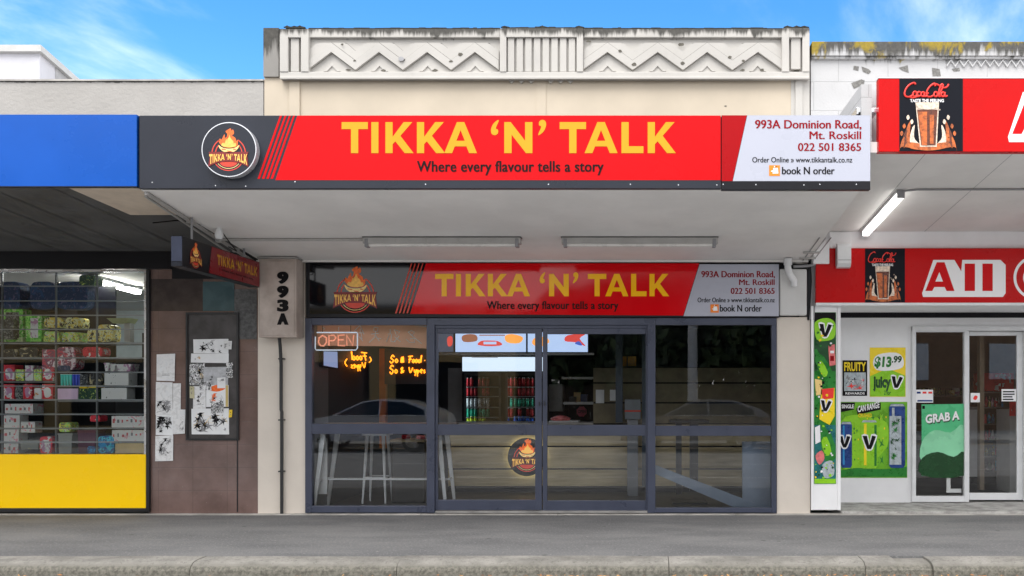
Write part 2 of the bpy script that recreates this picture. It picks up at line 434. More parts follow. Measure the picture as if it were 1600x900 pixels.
def cola_art(mb, x0, x1, t, b, y, l=1):
    """drink poster inside a sign: script, small slogan, glass of brown fizzy drink standing in a splash"""
    mp = face(y); wd, ht = x1 - x0, b - t
    def q(u, v): return (x0 + u * wd, t + v * ht)
    script_mark(mb, *[q(0.07, 0)[0], q(0.78, 0)[0], q(0, 0.06)[1], q(0, 0.27)[1]], mp, l + 1, SCRED, 0.0028 * wd / 30)
    text(mb, 'TASTE THE FEELING', (q(.17, 0)[0], q(.70, 0)[0], q(0, .28)[1], q(0, .325)[1]), mp, l, WHITE, 0.03)
    amber = mat('drink_amber', lin(190, 95, 35), 0.3, var=0.5, vs=22); dark = mat('drink_brown', lin(95, 40, 15), 0.3, var=0.4, vs=30)
    foam = mat('glass_highlight', lin(225, 205, 185), 0.3, var=0.3, vs=40)
    F = lambda pts, ly, m: mb.flat([q(*p) for p in pts], mp, ly, m)
    for sgn in (-1, 1):
        for k, (ux, top, wd_) in enumerate(((.30, .58, .055), (.36, .70, .05), (.24, .64, .045), (.40, .80, .05))):
            b0 = .45 + sgn * .12
            F(smooth([(b0, .90), (.45 + sgn * (ux - .08), .88), (.45 + sgn * (ux - .02), top + .16), (.45 + sgn * (ux - .03), top), (.45 + sgn * (ux + .02), top + .07), (.45 + sgn * (ux + wd_), top + .20), (.45 + sgn * (ux + .01), .94), (b0, .97)], 4, True), l + .4 * k, (amber, dark, foam, amber)[k])
            F(smooth([(.45 + sgn * (ux + .01), top - .08), (.45 + sgn * (ux + .04), top - .05), (.45 + sgn * (ux + .02), top - .01), (.45 + sgn * (ux - .01), top - .04)], 3, True), l + 1.9, (foam, amber)[k % 2])
    F(smooth([(.12, .93), (.30, .90), (.62, .90), (.76, .92), (.66, .97), (.45, .99), (.22, .97)], 4, True), l + 2, amber)
    F([(.25, .33), (.62, .33), (.585, .94), (.32, .94)], l + 3, foam)
    F([(.275, .43), (.595, .43), (.565, .92), (.34, .92)], l + 4, dark)
    F([(.285, .46), (.43, .46), (.43, .92), (.35, .92)], l + 5, amber); F([(.47, .50), (.54, .50), (.53, .90), (.475, .90)], l + 5, amber)
    F(smooth([(.26, .36), (.36, .33), (.45, .37), (.55, .34), (.60, .40), (.45, .43), (.30, .41)], 4, True), l + 5, foam)
    for k in range(14):
        u, v = R.uniform(.1, .8), R.uniform(.4, .85)
        if .24 < u < .62: continue
        F([(u, v), (u + .02, v + .005), (u + .01, v + .03)], l, foam)

# ------------------------------------------------------------------ ground, road, kerbs
ASPH = NT('asphalt_path')
c = ASPH.mix(ASPH.ramp(ASPH.noise(0.8, 5, .6, (1, 2.5, 1)), .3, .7), (0.095, 0.095, 0.098), (0.145, 0.144, 0.144))
c = ASPH.mix(ASPH.ramp(ASPH.noise(38, 5, .75), .52, .72), c, (0.27, 0.27, 0.265)); c = ASPH.mix(ASPH.ramp(ASPH.noise(26, 5, .75), .56, .74, 0, .8), c, (0.055, 0.055, 0.055))
_v = ASPH.new('ShaderNodeTexVoronoi'); _v.inputs['Scale'].default_value = 2.3; ASPH.link(ASPH.P(), _v.inputs['Vector'])
c = ASPH.mix(ASPH.ramp(_v.outputs['Distance'], .045, .075, .75, 0), c, (0.05, 0.05, 0.05))
_v2 = ASPH.new('ShaderNodeTexVoronoi'); _v2.inputs['Scale'].default_value = 3.7; ASPH.link(ASPH.P(), _v2.inputs['Vector'])
c = ASPH.mix(ASPH.ramp(_v2.outputs['Distance'], .03, .05, .5, 0), c, (0.34, 0.34, 0.33)); c = ASPH.mix(ASPH.ramp(ASPH.noise(90, 2), .6, .8, 0, .5), c, (0.07, 0.07, 0.07))
ASPH.color(c); ASPH.set(Roughness=0.9); ASPH.bump(ASPH.noise(45, 6, .8), 0.8, 0.012); ASPH = ASPH.m
ROAD = mat('road_asphalt', (0.27, 0.27, 0.268), 0.92, var=0.25, vs=3, bump=(90, 0.6))
t = NT('kerb_concrete')
c = t.mix(t.ramp(t.noise(2.5, 7, .65), .3, .7), (0.15, 0.143, 0.128), (0.285, 0.272, 0.245)); c = t.mix(t.ramp(t.noise(30, 6, .8), .5, .68, 0, .85), c, (0.08, 0.075, 0.065)); c = t.mix(t.ramp(t.noise(22, 6, .8, (1, 1, 1), .5), .58, .72, 0, .7), c, (0.37, 0.355, 0.325))
c = t.mix(t.ramp(t.z(), -0.06, -0.004), t.mix(t.ramp(t.noise(30, 5, .7), .35, .65), (0.09, 0.085, 0.07), (0.19, 0.18, 0.15)), c)
t.color(c); t.set(Roughness=0.95); t.bump(t.noise(70, 6, .75), 0.9, 0.012); KERB = t.m
CONC = mat('pale_concrete', (0.42, 0.40, 0.37), 0.85, var=0.3, vs=4, bump=(50, 0.4))
mb = MB(mat('ground_earth', (0.10, 0.10, 0.085), 0.95, var=0.3, vs=0.4)); mb.box(-400, 400, -400, 400, -1.2, -0.45); struct(mb, 'ground')
mb = MB(ROAD); mb.box(-150, 150, -15.4, -3.20, -0.30, -0.125); struct(mb, 'road')
mb = MB(ASPH); mb.box(-150, 150, -2.90, -0.115, -0.3, 0.0); struct(mb, 'footpath')
mb = MB(CONC); xx = -30.0
while xx < 30:
    ln = R.uniform(1.5, 2.6); mb.box(xx, xx + ln - 0.008, -0.115, 0.06, -0.3, 0.006 + R.uniform(0, 0.004)); xx += ln
struct(mb, 'concrete_strip')
mb = MB(KERB)
joints = [-40, -30, -22, -14, -10.2, -6.95, -4.03, -2.18, 0.26, 2.02, 2.31, 2.63, 5.5, 9, 14, 22, 40]
def kerb_prof(x, dz, lean):
    return [(x, -2.90, -0.3), (x, -2.90, 0.004 + dz), (x, -3.06, 0.002 + dz), (x, -3.135 + lean, -0.008 + dz), (x, -3.185 + lean, -0.035 + dz), (x, -3.205 + lean, -0.075), (x, -3.215, -0.3)]
for a, b in zip(joints, joints[1:]):
    n = max(2, int((b - a) / 0.25)); pr = []; dz = R.uniform(-0.004, 0.004); chip = (a == 2.31)
    for k in range(n + 1):
        u = a + 0.003 + (b - a - 0.006) * k / n
        pr.append(kerb_prof(u, dz + R.uniform(-.003, .003) - (0.02 if chip else 0), R.uniform(-.006, .006) + (0.03 if chip else 0)))
    m = 7; vs = [p for r in pr for p in r]
    mb.add(vs, [(i * m + k, i * m + (k + 1) % m, (i + 1) * m + (k + 1) % m, (i + 1) * m + k) for i in range(n) for k in range(m)], None, False)
    mb.add(pr[0], [list(range(m))]); mb.add(pr[-1], [list(range(m))[::-1]])
struct(mb, 'kerb')
mb = MB(CONC); mb.box(-150, 150, -15.65, -15.4, -0.35, 0.0); struct(mb, 'opposite_kerb')
mb = MB(mat('opposite_path', (0.30, 0.30, 0.29), 0.9, var=0.2)); mb.box(-150, 150, -21.9, -15.65, -0.35, -0.004); struct(mb, 'opposite_footpath')
mb = MB(mat('road_paint', (0.7, 0.7, 0.68), 0.7, var=0.2))
for k in range(-8, 9): mb.box(k * 6, k * 6 + 3, -9.4, -9.28, -0.124, -0.121)
mb.box(-60, 60, -6.1, -5.98, -0.124, -0.121); mb.box(-60, 60, -12.6, -12.5, -0.124, -0.121)
mb.box(-60, 60, -15.1, -15.0, -0.124, -0.121, mat('road_paint_yellow', (.75, .45, .05), .7, var=.15))
struct(mb, 'road_marking')
mb = MB()
for k in range(230):
    x = R.uniform(-6, 6.5) if R.random() < .25 else R.uniform(-1.2, 6.5); y = -3.228 - abs(R.gauss(0, .035)); s_ = R.uniform(.008, .022); a = R.uniform(0, 6.3); z = -0.119 + R.uniform(0, .010)
    p = [Vector((x + s_ * math.cos(a + o) * f, y + s_ * math.sin(a + o) * f, z + R.uniform(-.006, .012))) for o, f in ((0, 1.3), (1.4, .6), (3.14, 1.3), (4.9, .6))]
    mb.add(p, [(0, 1, 2), (0, 2, 3)], mat('dry_leaf_%d' % (k % 3), [(0.38, 0.16, 0.05), (0.45, 0.24, 0.08), (0.24, 0.11, 0.05)][k % 3], 0.8, var=0))
struct(mb, 'fallen_leaves', 'stuff', 'dry orange leaves lying along the gutter')

# ------------------------------------------------------------------ buildings
ZT = Z(45)
W_ORN = plaster('parapet_white', (0.485, 0.468, 0.44), ZT + 0.02, 0.26, 0.5, 0, (45, 0.3), 0.22)
W_ORN2 = plaster('parapet_white_plain', (0.49, 0.473, 0.445), None, bump=(45, 0.3), blotch=0.18, dirt=0.5)
W_CREAM = plaster('cream_paint', (0.535, 0.465, 0.37), None, bump=(30, 0.12), blotch=0.10, dirt=0.15)
W_GREYP = plaster('bare_grey_render', (0.26, 0.25, 0.235), ZT, 0.7, 0.8, 0, (50, 0.6), 0.5)
W_BEIGE = plaster('rough_beige_render', (0.385, 0.37, 0.35), Z(127) + 0.01, 0.05, 0.12, 0, (18, 0.6, 0.014), 0.05)
W_BLOCK = plaster('painted_block', (0.49, 0.49, 0.495), Z(68) + 0.01, 0.42, 0.7, 0.9, (40, 0.4), 0.42, block=(0.62, 0.36))
W_PILLAR = plaster('pillar_cream', lin(212, 203, 192), None, bump=(35, 0.25), blotch=0.12, dirt=0.25)
SOFFIT = plaster('soffit_paint', (0.82, 0.80, 0.775), None, bump=(30, 0.06), blotch=0.07, dirt=0.05)
SOFFIT_D = mat('soffit_dark', (0.085, 0.085, 0.085), 0.7, var=0.25, vs=2)
ROOF = mat('roof_iron', (0.22, 0.22, 0.23), 0.7, var=0.2)
FB = -2.75                                  # fascia plane
zsw, zsf = Z(408), Z(296, FB)               # canopy soffit height at the wall and at its street edge

def slab(mb, x0, x1, zw, zf, th, m, y0=0.0, y1=FB + 0.03):
    """sloping canopy soffit slab from the wall to the street edge"""
    a = [(x0, y0, zw), (x0, y1, zf), (x0, y1, zf + th), (x0, y0, zw + th)]; b = [(x1, p[1], p[2]) for p in a]
    mb.add(a + b, [(0, 1, 5, 4), (1, 2, 6, 5), (2, 3, 7, 6), (3, 0, 4, 7), (0, 3, 2, 1), (4, 5, 6, 7)], m)
def zs(y): return zsw + (zsf - zsw) * (y / FB)

# --- the takeaway shop in the middle
shop = thing('takeaway_shop', 'cream and white takeaway shop with zigzag parapet and dark aluminium shopfront', 'shop building', (X(840), 0.2, 0))
XL, XR = X(413), X(1265)
mb = MB(W_PILLAR)
mb.box(X(403), X(477), 0.0, 0.35, 0, zsw); part(mb, 'pillar', shop)
mb = MB(W_PILLAR); mb.box(X(1214), X(1266), 0.0, 0.35, 0, Z(495.5)); part(mb, 'pillar', shop)
mb = MB(W_CREAM); mb.box(XL, XR, 0.0, 0.35, Z(408) + 0.002, Z(118)); mb.bpx(452, 468, 121, 420, -0.025, 0); mb.bpx(838, 853, 124, 420, -0.008, 0, W_CREAM)
mb.box(X(478), X(1213), 0.02, 0.3, Z(500), Z(408)); part(mb, 'front_wall', shop, 'cream painted front wall above the canopy')
mb = MB(W_ORN2); mb.bpx(1236, 1265, 121, 420, -0.006, 0); mb.bpx(1243, 1254, 121, 420, -0.028, -0.006); part(mb, 'white_pilaster', shop)
mb = MB(W_CREAM); mb.box(XL, XR, 0.35, 9, 3.3, 4.6); mb.box(XL, XL + .2, 0.35, 9, 0, 3.3); mb.box(XR - .02, XR + .12, 0.35, 9, 0, 3.3); mb.box(XL, XR, 8.8, 9, 0, 3.3); part(mb, 'side_wall', shop)
# parapet with art-deco relief
par = part((lambda m_: (m_.box(XL + 0.19, XR, 0.0, 0.35, Z(118), ZT), m_)[1])(MB(W_ORN)), 'parapet', shop, 'white art deco parapet streaked with black weathering')
mb = MB(W_GREYP); mb.box(XL, X(437) - 0.002, -0.03, 0.35, Z(121), ZT + 0.0); part(mb, 'grey_end_pier', par)
mb = MB(W_ORN)
mb.bpx(437, 1265, 112, 123, -0.075, 0); mb.bpx(437, 1265, 119, 123.5, -0.095, -0.075)
mb.bpx(482, 781, 45, 58.5, -0.05, 0); mb.bpx(911, 1222, 45, 58.5, -0.05, 0)
part(mb, 'coping_rail', par, bev=0.008)
def zig(peaks, x0, x1, yoff=0):
    half = (peaks[1] - peaks[0]) / 2
    up, lo = [], []
    pts = [(peaks[0] - half, 96.4)] + [q for p in peaks for q in ((p, 68.6), (p + half, 96.4))]
    def clip(ps):
        out = []
        for (xa, ya), (xb, yb) in zip(ps, ps[1:]):
            for xx_, yy_ in ((xa, ya), (xb, yb)):
                xc = min(max(xx_, x0), x1); yc = ya + (yb - ya) * (xc - xa) / (xb - xa)
                if not out or abs(out[-1][0] - xc) > 0.2: out.append((xc, yc))
        return out
    u = clip(pts); l = clip([(a, b + 14.5) for a, b in pts])
    return u, l
for peaks, x0, x1, nm in (((519.4, 593.6, 668.6, 743), 483, 780, 0), ((949.4, 1027.6, 1104.6, 1183.7), 912, 1221, 1)):
    mb = MB(W_ORN)
    u, l = zig(peaks, x0, x1)
    l = [(a, min(b, 111.8)) for a, b in l]
    n = len(u)
    for i in range(n - 1):                   # upper band, clipped flat at the top
        half = (peaks[1] - peaks[0]) / 2
        v_top = lambda x: max(68.3, 81 - 12.7 * min(1, abs(((x - peaks[0] + half) % (2 * half)) if ((x - peaks[0] + half) % (2 * half)) < half else 2 * half - ((x - peaks[0] + half) % (2 * half))) / 14.5))
        ks = 6
        for k in range(ks):
            xa = u[i][0] + (u[i + 1][0] - u[i][0]) * k / ks; xb = u[i][0] + (u[i + 1][0] - u[i][0]) * (k + 1) / ks
            ya = u[i][1] + (u[i + 1][1] - u[i][1]) * k / ks; yb = u[i][1] + (u[i + 1][1] - u[i][1]) * (k + 1) / ks
            ta, tb = min(v_top(xa), ya), min(v_top(xb), yb)
            if ya - ta > .3 or yb - tb > .3: mb.prism([(xa, ta), (xb, tb), (xb, yb + 1), (xa, ya + 1)], 0.0, 0.03)
        mb.prism([u[i], u[i + 1], l[i + 1], l[i]], 0.0, 0.046)
    gm = MB(mat('edge_shade_grime', (0.16, 0.155, 0.145), .95, var=.4, vs=40))  # thin strips along the relief edges: painted shadow lines together with grime
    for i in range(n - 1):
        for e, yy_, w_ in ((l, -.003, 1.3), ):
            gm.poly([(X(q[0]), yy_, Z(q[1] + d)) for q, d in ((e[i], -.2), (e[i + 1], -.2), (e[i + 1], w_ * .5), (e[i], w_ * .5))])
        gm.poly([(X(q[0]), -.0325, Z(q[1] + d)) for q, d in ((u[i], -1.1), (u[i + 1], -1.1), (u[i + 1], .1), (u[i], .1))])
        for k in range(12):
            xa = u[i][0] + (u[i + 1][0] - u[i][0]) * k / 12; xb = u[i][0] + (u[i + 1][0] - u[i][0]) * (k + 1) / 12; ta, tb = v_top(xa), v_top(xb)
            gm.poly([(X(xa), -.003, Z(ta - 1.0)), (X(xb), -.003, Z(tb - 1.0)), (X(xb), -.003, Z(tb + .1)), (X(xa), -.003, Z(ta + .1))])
    part(gm, 'shade_grime_line', par)
    for p in peaks:
        mb.prism([(p - 13, 111.9), (p, 97.5), (p + 13, 111.9), (p + 8, 111.9), (p, 103.5), (p - 8, 111.9)], 0.0, 0.016)
    part(mb, 'zigzag_moulding', par)
mb = MB(W_ORN)
for a, b in ((437, 450), (470, 482)): mb.bpx(a, b, 45, 112, -0.085, 0)
mb.bpx(450, 470, 45, 58.5, -0.085, 0); mb.bpx(454, 467, 58.5, 112, -0.055, 0)
part(mb, 'corner_block', par, bev=0.006)
mb = MB(W_ORN)
for a, b in ((1222, 1233), (1254, 1265)): mb.bpx(a, b, 43.5, 112, -0.085, 0)
mb.bpx(1233, 1254, 43.5, 58.5, -0.085, 0); mb.bpx(1236, 1251, 58.5, 108, -0.055, 0)
part(mb, 'corner_block', par, bev=0.006)
mb = MB(W_ORN)
mb.bpx(781, 791, 44, 112, -0.085, 0); mb.bpx(901, 911, 44, 112, -0.085, 0); mb.bpx(791, 901, 44, 58, -0.085, 0)
for k in range(8): mb.bpx(793.5 + k * 13.6, 803.5 + k * 13.6, 59.5, 112, -0.06, 0)
mb.bpx(791, 901, 58, 112, -0.02, 0)
for x0 in (792, 853):
    for k in range(3):
        a = x0 + k * 15.3; mb.prism([(a, 123.6), (a + 15.3, 123.6), (a + 7.6, 131.5)], 0.0, 0.03); 
part(mb, 'fluted_panel', par, bev=0.005)
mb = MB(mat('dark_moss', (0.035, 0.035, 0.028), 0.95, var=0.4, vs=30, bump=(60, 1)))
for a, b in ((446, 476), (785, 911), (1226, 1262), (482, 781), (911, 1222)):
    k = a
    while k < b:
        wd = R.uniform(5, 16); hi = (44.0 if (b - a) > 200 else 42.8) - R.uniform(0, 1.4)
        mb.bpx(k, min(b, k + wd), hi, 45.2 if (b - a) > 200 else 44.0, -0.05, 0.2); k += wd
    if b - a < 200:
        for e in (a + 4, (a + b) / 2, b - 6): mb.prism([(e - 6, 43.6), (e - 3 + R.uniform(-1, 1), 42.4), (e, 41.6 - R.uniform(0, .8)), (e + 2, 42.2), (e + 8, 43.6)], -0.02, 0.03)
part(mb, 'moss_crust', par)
mb = MB(mat('spall', (0.13, 0.12, 0.10), 0.95, var=0.4, vs=60, bump=(80, 1)))
def chip(px, py, r, y, sy=1):
    mb.poly([(X(px + r * R.uniform(.6, 1.2) * math.cos(k * .785), 0), y, Z(py + sy * r * R.uniform(.6, 1.2) * math.sin(k * .785), 0)) for k in range(8)])
for px, py, r in ((631, 95, 4), (720, 87, 4.5), (556, 97, 2.5), (706, 98, 3), (991, 103, 4), (1066, 101, 4), (1140, 92, 3.6), (969, 82, 4), (1161, 97, 3), (1064, 72, 5), (920, 67, 4), (537, 72, 2.5)): chip(px, py, r, -0.049 if py > 78 else -0.0525, 0.7)
for px, py, r in ((1134, 166, 2.4), (545, 110, 4), (600, 111, 4), (680, 111, 5), (1190, 110, 5), (1160, 110.5, 4), (1245, 112, 5)): chip(px, py, r, -0.002 if py > 150 else -0.0975 if py > 112 else -0.019, 0.5)
part(mb, 'spall_stain', par)
# canopy
mb = MB(SOFFIT); slab(mb, X(218, FB), 2.09, zsw, zsf, 0.10, SOFFIT)
cano = part(mb, 'canopy', shop, 'pale grey canopy soffit sloping up to the street')
mb = MB(mat('canopy_deck', (0.07, 0.07, 0.075), 0.8, var=0.2)); slab(mb, X(218, FB), 2.09, Z(215), Z(190, FB), 0.05, MATS['canopy_deck'])
mb.box(X(218, FB) + .02, X(1360, FB), FB + 0.035, FB + 0.07, zsf, Z(181, FB)); part(mb, 'canopy_deck', cano)
mb = MB(SOFFIT); mb.box(X(403), X(1262), -0.05, 0, zsw - 0.02, zsw + 0.005); part(mb, 'cornice_strip', cano)
# interior
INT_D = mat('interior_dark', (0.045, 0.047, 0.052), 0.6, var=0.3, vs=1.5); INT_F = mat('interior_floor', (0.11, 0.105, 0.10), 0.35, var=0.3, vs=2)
INT_W = mat('interior_grey', (0.22, 0.22, 0.22), 0.6, var=0.15, vs=1)
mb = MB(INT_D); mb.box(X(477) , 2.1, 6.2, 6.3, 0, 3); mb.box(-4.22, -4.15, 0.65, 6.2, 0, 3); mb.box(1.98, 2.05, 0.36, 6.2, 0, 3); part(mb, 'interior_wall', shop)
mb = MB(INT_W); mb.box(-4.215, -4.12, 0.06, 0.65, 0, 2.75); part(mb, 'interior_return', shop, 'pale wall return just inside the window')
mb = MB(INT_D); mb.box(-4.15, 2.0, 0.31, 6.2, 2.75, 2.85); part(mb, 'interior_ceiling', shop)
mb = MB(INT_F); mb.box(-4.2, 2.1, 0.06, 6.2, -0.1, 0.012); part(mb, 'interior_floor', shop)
GL = glass('shop_glass', (0.98, 1.0, 1.0), 0.03)
def frame_bars(bars, name, parent, label=None):
    mb = MB(DARKFRAME)
    for (a, b, t_, b_, y0, y1) in bars: mb.bpx(a, b, t_, b_, y0, y1, ref=0.0)
    return part(mb, name, parent, label, 0.004)
def pane(parent, a, b, t_, b_, y, m=GL):
    mb = MB(m); mb.poly([(X(a), y, Z(t_)), (X(b), y, Z(t_)), (X(b), y, Z(b_)), (X(a), y, Z(b_))]); return part(mb, 'pane', parent)
wl = frame_bars([(478, 488.5, 497, 801, -.03, .06), (667.5, 680, 508, 801, -.035, .07), (488.5, 667.5, 662, 678, -.025, .055), (488.5, 667.5, 790, 800.5, -.03, .06), (478, 1213, 497.2, 507.5, -.032, .062)][:4] + [(488.5, 667.5, 497, 508, -.03, .06)], 'window', shop, 'fixed shop window with bar table behind')
pane(wl, 488, 668, 507, 663, 0.02); pane(wl, 488, 668, 677, 791, 0.02)
wr = frame_bars([(1011.5, 1024, 508, 801, -.035, .07), (1205, 1213, 508, 801, -.03, .06), (1024, 1205, 665, 681, -.025, .055), (1024, 1205, 793, 800.5, -.03, .06), (1024, 1213, 497, 508, -.03, .06)], 'window', shop, 'fixed shop window beside the cream end pillar')
pane(wr, 1023, 1206, 507, 666, 0.02); pane(wr, 1023, 1206, 680, 794, 0.02)
part((lambda m_: (m_.bpx(667.5, 1024, 497, 508, -.035, .065), m_.bpx(680, 1011.5, 508, 513, -.01, .06), m_)[2])(MB(DARKFRAME)), 'door_head', shop, bev=0.004)
d1 = frame_bars([(680, 684, 513, 797, .0, .05), (836, 846.6, 513, 797, .0, .05), (684, 836, 513, 521, .0, .05), (684, 836, 663, 680, .002, .048), (684, 836, 781, 797, .0, .05)], 'sliding_door', shop)
pane(d1, 683, 837, 520, 664, 0.03); pane(d1, 683, 837, 679, 782, 0.03)
d2 = frame_bars([(848, 855, 513, 798, .0, .05), (1009, 1011.5, 513, 798, .0, .05), (855, 1009, 513, 522, .0, .05), (855, 1009, 664, 681, .002, .048), (855, 1009, 782, 798, .0, .05)], 'sliding_door', shop)
pane(d2, 854, 1010, 521, 665, 0.03); pane(d2, 854, 1010, 680, 783, 0.03)
for d_, xx in ((d1, 843), (d2, 851)):
    mb = MB(BLACKFRAME); mb.bpx(xx - 1, xx + 1, 628, 634, -.012, 0); part(mb, 'lock', d_)
mb = MB(mat('threshold', (0.30, 0.29, 0.28), 0.5, 0.4, var=0.2)); mb.bpx(680, 1011.5, 798.2, 801.5, -.04, .06); part(mb, 'threshold', shop)

# --- discount shop on the left
disc = thing('discount_shop', 'beige rendered shop with dark canopy, tiled wall and yellow stall riser', 'shop building', (X(120), 0.2, 0))
mb = MB(W_BEIGE); mb.box(-16, X(412) - 0.004, 0.0, 0.35, Z(408), Z(127)); part(mb, 'render_wall', disc)
mb = MB(W_BEIGE); mb.box(-16, X(412), 0.35, 7, 3.1, 5.0); mb.box(-16, XL - .02, 6.8, 7, 0, 3.1); part(mb, 'rear_wall', disc)
mb = MB(CONC); mb.box(-16, X(413) - 0.002, -0.02, 0.37, Z(127), Z(126) + 0.012); part(mb, 'coping', disc)
TILE = NT('brown_glazed_tile')
br = TILE.new('ShaderNodeTexBrick'); br.inputs['Scale'].default_value = 1; br.inputs['Brick Width'].default_value = 0.43; br.inputs['Row Height'].default_value = 0.29; br.offset = 0.0
br.inputs['Mortar Size'].default_value = 0.004
sp = TILE.new('ShaderNodeSeparateXYZ'); cb = TILE.new('ShaderNodeCombineXYZ'); TILE.link(TILE.P(), sp.inputs[0]); TILE.link(sp.outputs[0], cb.inputs[0]); TILE.link(sp.outputs[2], cb.inputs[1]); TILE.link(cb.outputs[0], br.inputs['Vector'])
c = TILE.mix(TILE.ramp(TILE.noise(2.0, 6, .6), .3, .7), (0.115, 0.072, 0.062), (0.185, 0.120, 0.106))
c = TILE.mix(TILE.math('MULTIPLY', br.outputs['Fac'], 0.3), c, (0.05, 0.035, 0.03))
c = TILE.mix(TILE.ramp(TILE.noise(7, 8, .75, (1, 1, .3)), .62, .8, 0, .5), c, (0.26, 0.22, 0.20))
c = TILE.mix(TILE.ramp(TILE.noise(40, 3, .5), .70, .76, 0, .7), c, (0.35, 0.31, 0.29))
TILE.color(c); TILE.link(TILE.ramp(TILE.noise(3, 5, .6), .3, .75, .08, .28), TILE.b.inputs['Roughness']); TILE.set(Specular_IOR_Level=0.75); TILE.bump(TILE.math('SUBTRACT', TILE.noise(2, 2), TILE.math('MULTIPLY', br.outputs['Fac'], 1.0)), 0.25, 0.01); TILE = TILE.m
mb = MB(TILE); mb.box(X(233), X(403) - .002, 0.0, 0.3, 0, zsw); tw = part(mb, 'tiled_wall', disc, 'glossy brown tiled wall carrying torn posters')
mb = MB(mat('tile_dark_reflection', (0.055, 0.042, 0.040), 0.12, var=0.2, spec=0.7)); mb.bpx(235, 317, 436, 486, -.006, 0); part(mb, 'painted_reflection', tw)  # flat dark sheet paints the reflections that darken the upper tiles
mb = MB(mat('tile_teal', (0.05, 0.10, 0.115), 0.14, var=0.15, spec=0.7)); mb.bpx(317, 366, 440, 486, -.006, 0); part(mb, 'teal_tile', tw, 'teal replacement tile high on the wall')
mb = MB(BLACKFRAME)
for a, b, t_, b_ in ((290, 293, 488, 688), (369.5, 372.5, 488, 688), (293, 369.5, 488, 491), (293, 369.5, 685, 688)): mb.bpx(a, b, t_, b_, -.03, 0)
mb.bpx(370, 371.5, 688, 800, -.006, 0); part(mb, 'access_panel_frame', tw)
mb = MB(mat('access_panel_board', (0.05, 0.045, 0.045), 0.35, var=0.4, vs=5)); mb.bpx(293, 369.5, 491, 685, -.012, 0); part(mb, 'access_panel', tw, 'dark panel plastered with torn posters')
mb = MB(mat('tile_grey_reflection', (0.12, 0.12, 0.12), .9, var=.4, vs=20)); mb.bpx(366, 401, 452, 530, -.004, 0); part(mb, 'grey_reflection_patch', tw)  # grey sheet, also painted for reflections high on the tiles
# canopy of the left shop
zlw, zlf = Z(394), Z(291, FB)
mb = MB(SOFFIT_D); slab(mb, -17, X(216, FB), zlw, zlf, 0.1, SOFFIT_D)
lc = part(mb, 'canopy', disc, 'dark grey boarded canopy soffit')
mb = MB(BLK)
for px in (-60, 0, 97, -160):
    x0 = X(px, FB + 0.2) ; a = Vector((x0 + (0.0), 0, 0)); mb.add([(x0 - .006, -.02, zlw - .003), (x0 + .006, -.02, zlw - .003), (x0 + .006, FB + .05, zlf - .003), (x0 - .006, FB + .05, zlf - .003)], [(0, 1, 2, 3)])
part(mb, 'board_joint', lc)
mb = MB(mat('bare_ply', lin(205, 190, 172), .8, var=.1)); ya, yb = FB + .05, -1.75
zl = lambda y: zlw + (zlf - zlw) * y / FB
mb.add([(X(108, ya), ya, zl(ya) - .004), (X(216, ya), ya, zl(ya) - .004), (X(216, FB) , yb, zl(yb) - .004), (X(108, ya) + .05, yb, zl(yb) - .004)], [(0, 1, 2, 3)]); part(mb, 'patched_sheet', lc, 'pale unpainted soffit sheet at the street edge')
mb = MB(BLK); mb.box(-16, X(270), -0.05, 0.3, Z(421), zlw - 0.001); mb.box(X(270), X(403) - .002, -0.02, 0.0, Z(436), zlw); part(mb, 'black_band', disc)
mb = MB(BLACKFRAME); mb.bpx(228, 233, 421, 800, -.04, .08); mb.bpx(-400, 228, 794, 800, -.04, .08)
lw = part(mb, 'shop_window', disc); bevel(lw, .003)
mb = MB(CHROME); mb.bpx(-400, 228, 421, 424.5, -.03, .06); mb.bpx(225, 228, 424.5, 710, -.02, .05); part(mb, 'frame', lw)
GL2 = glass('display_glass', (0.92, 0.95, 0.94), 0.012)
pane(lw, -400, 226, 424, 711, 0.04, GL2)
mb = MB(mat('yellow_panel', lin(252, 205, 0), 0.3, var=0.012, vs=2, spec=.3)); mb.bpx(-400, 227.8, 710, 793.8, -.03, .05); part(mb, 'stall_riser', disc, 'bright yellow panel below the display window')
mb = MB(mat('shop_ceiling', (0.62, 0.60, 0.56), .7, var=.08)); mb.box(-16, -6.12, 0.31, 6.5, Z(419), Z(419) + .08); part(mb, 'interior_ceiling', disc)
mb = MB(mat('shop_back', lin(160, 176, 182), .6, var=.1)); mb.box(-16, -6.05, 5.9, 6.0, 0, 3.1); mb.box(-6.12, -6.05, .3, 6, 0, 3.1); part(mb, 'interior_wall', disc)
mb = MB(INT_F); mb.box(-16, -6.1, 0.08, 6, -.1, .012); part(mb, 'interior_floor', disc)
# --- convenience shop on the right
conv = thing('convenience_shop', 'white painted block shop with lichened parapet and recessed glass doors', 'shop building', (X(1500), 0.2, 0))
zrw, zrf = Z(362), Z(237, FB); RY = 0.9; zrc = Z(478)
mb = MB(W_BLOCK); mb.box(X(1267), 14, 0.0, 0.35, zrw - .3, Z(90)); part(mb, 'block_wall', conv)
mb = MB(W_BLOCK); mb.box(X(1267), 14, -0.07, 0.4, Z(90), Z(68)); mb.box(X(1267), 14, -0.045, 0, Z(93.5), Z(90)); cp = part(mb, 'coping', conv, 'coping crusted with yellow lichen and black mould', bev=.008)
mb = MB(W_BLOCK)
for k in range(20):
    a = 1478 + k * 13.5; mb.prism([(a, 106), (a + 6.7, 96), (a + 13.5, 106), (a + 13.5, 103), (a + 6.7, 93.6), (a, 103)], 0.0, 0.03)
part(mb, 'zigzag_moulding', conv)
mb = MB(mat('spall_grey', (0.20, 0.195, 0.185), .95, var=.3, vs=50, bump=(80, 1)))
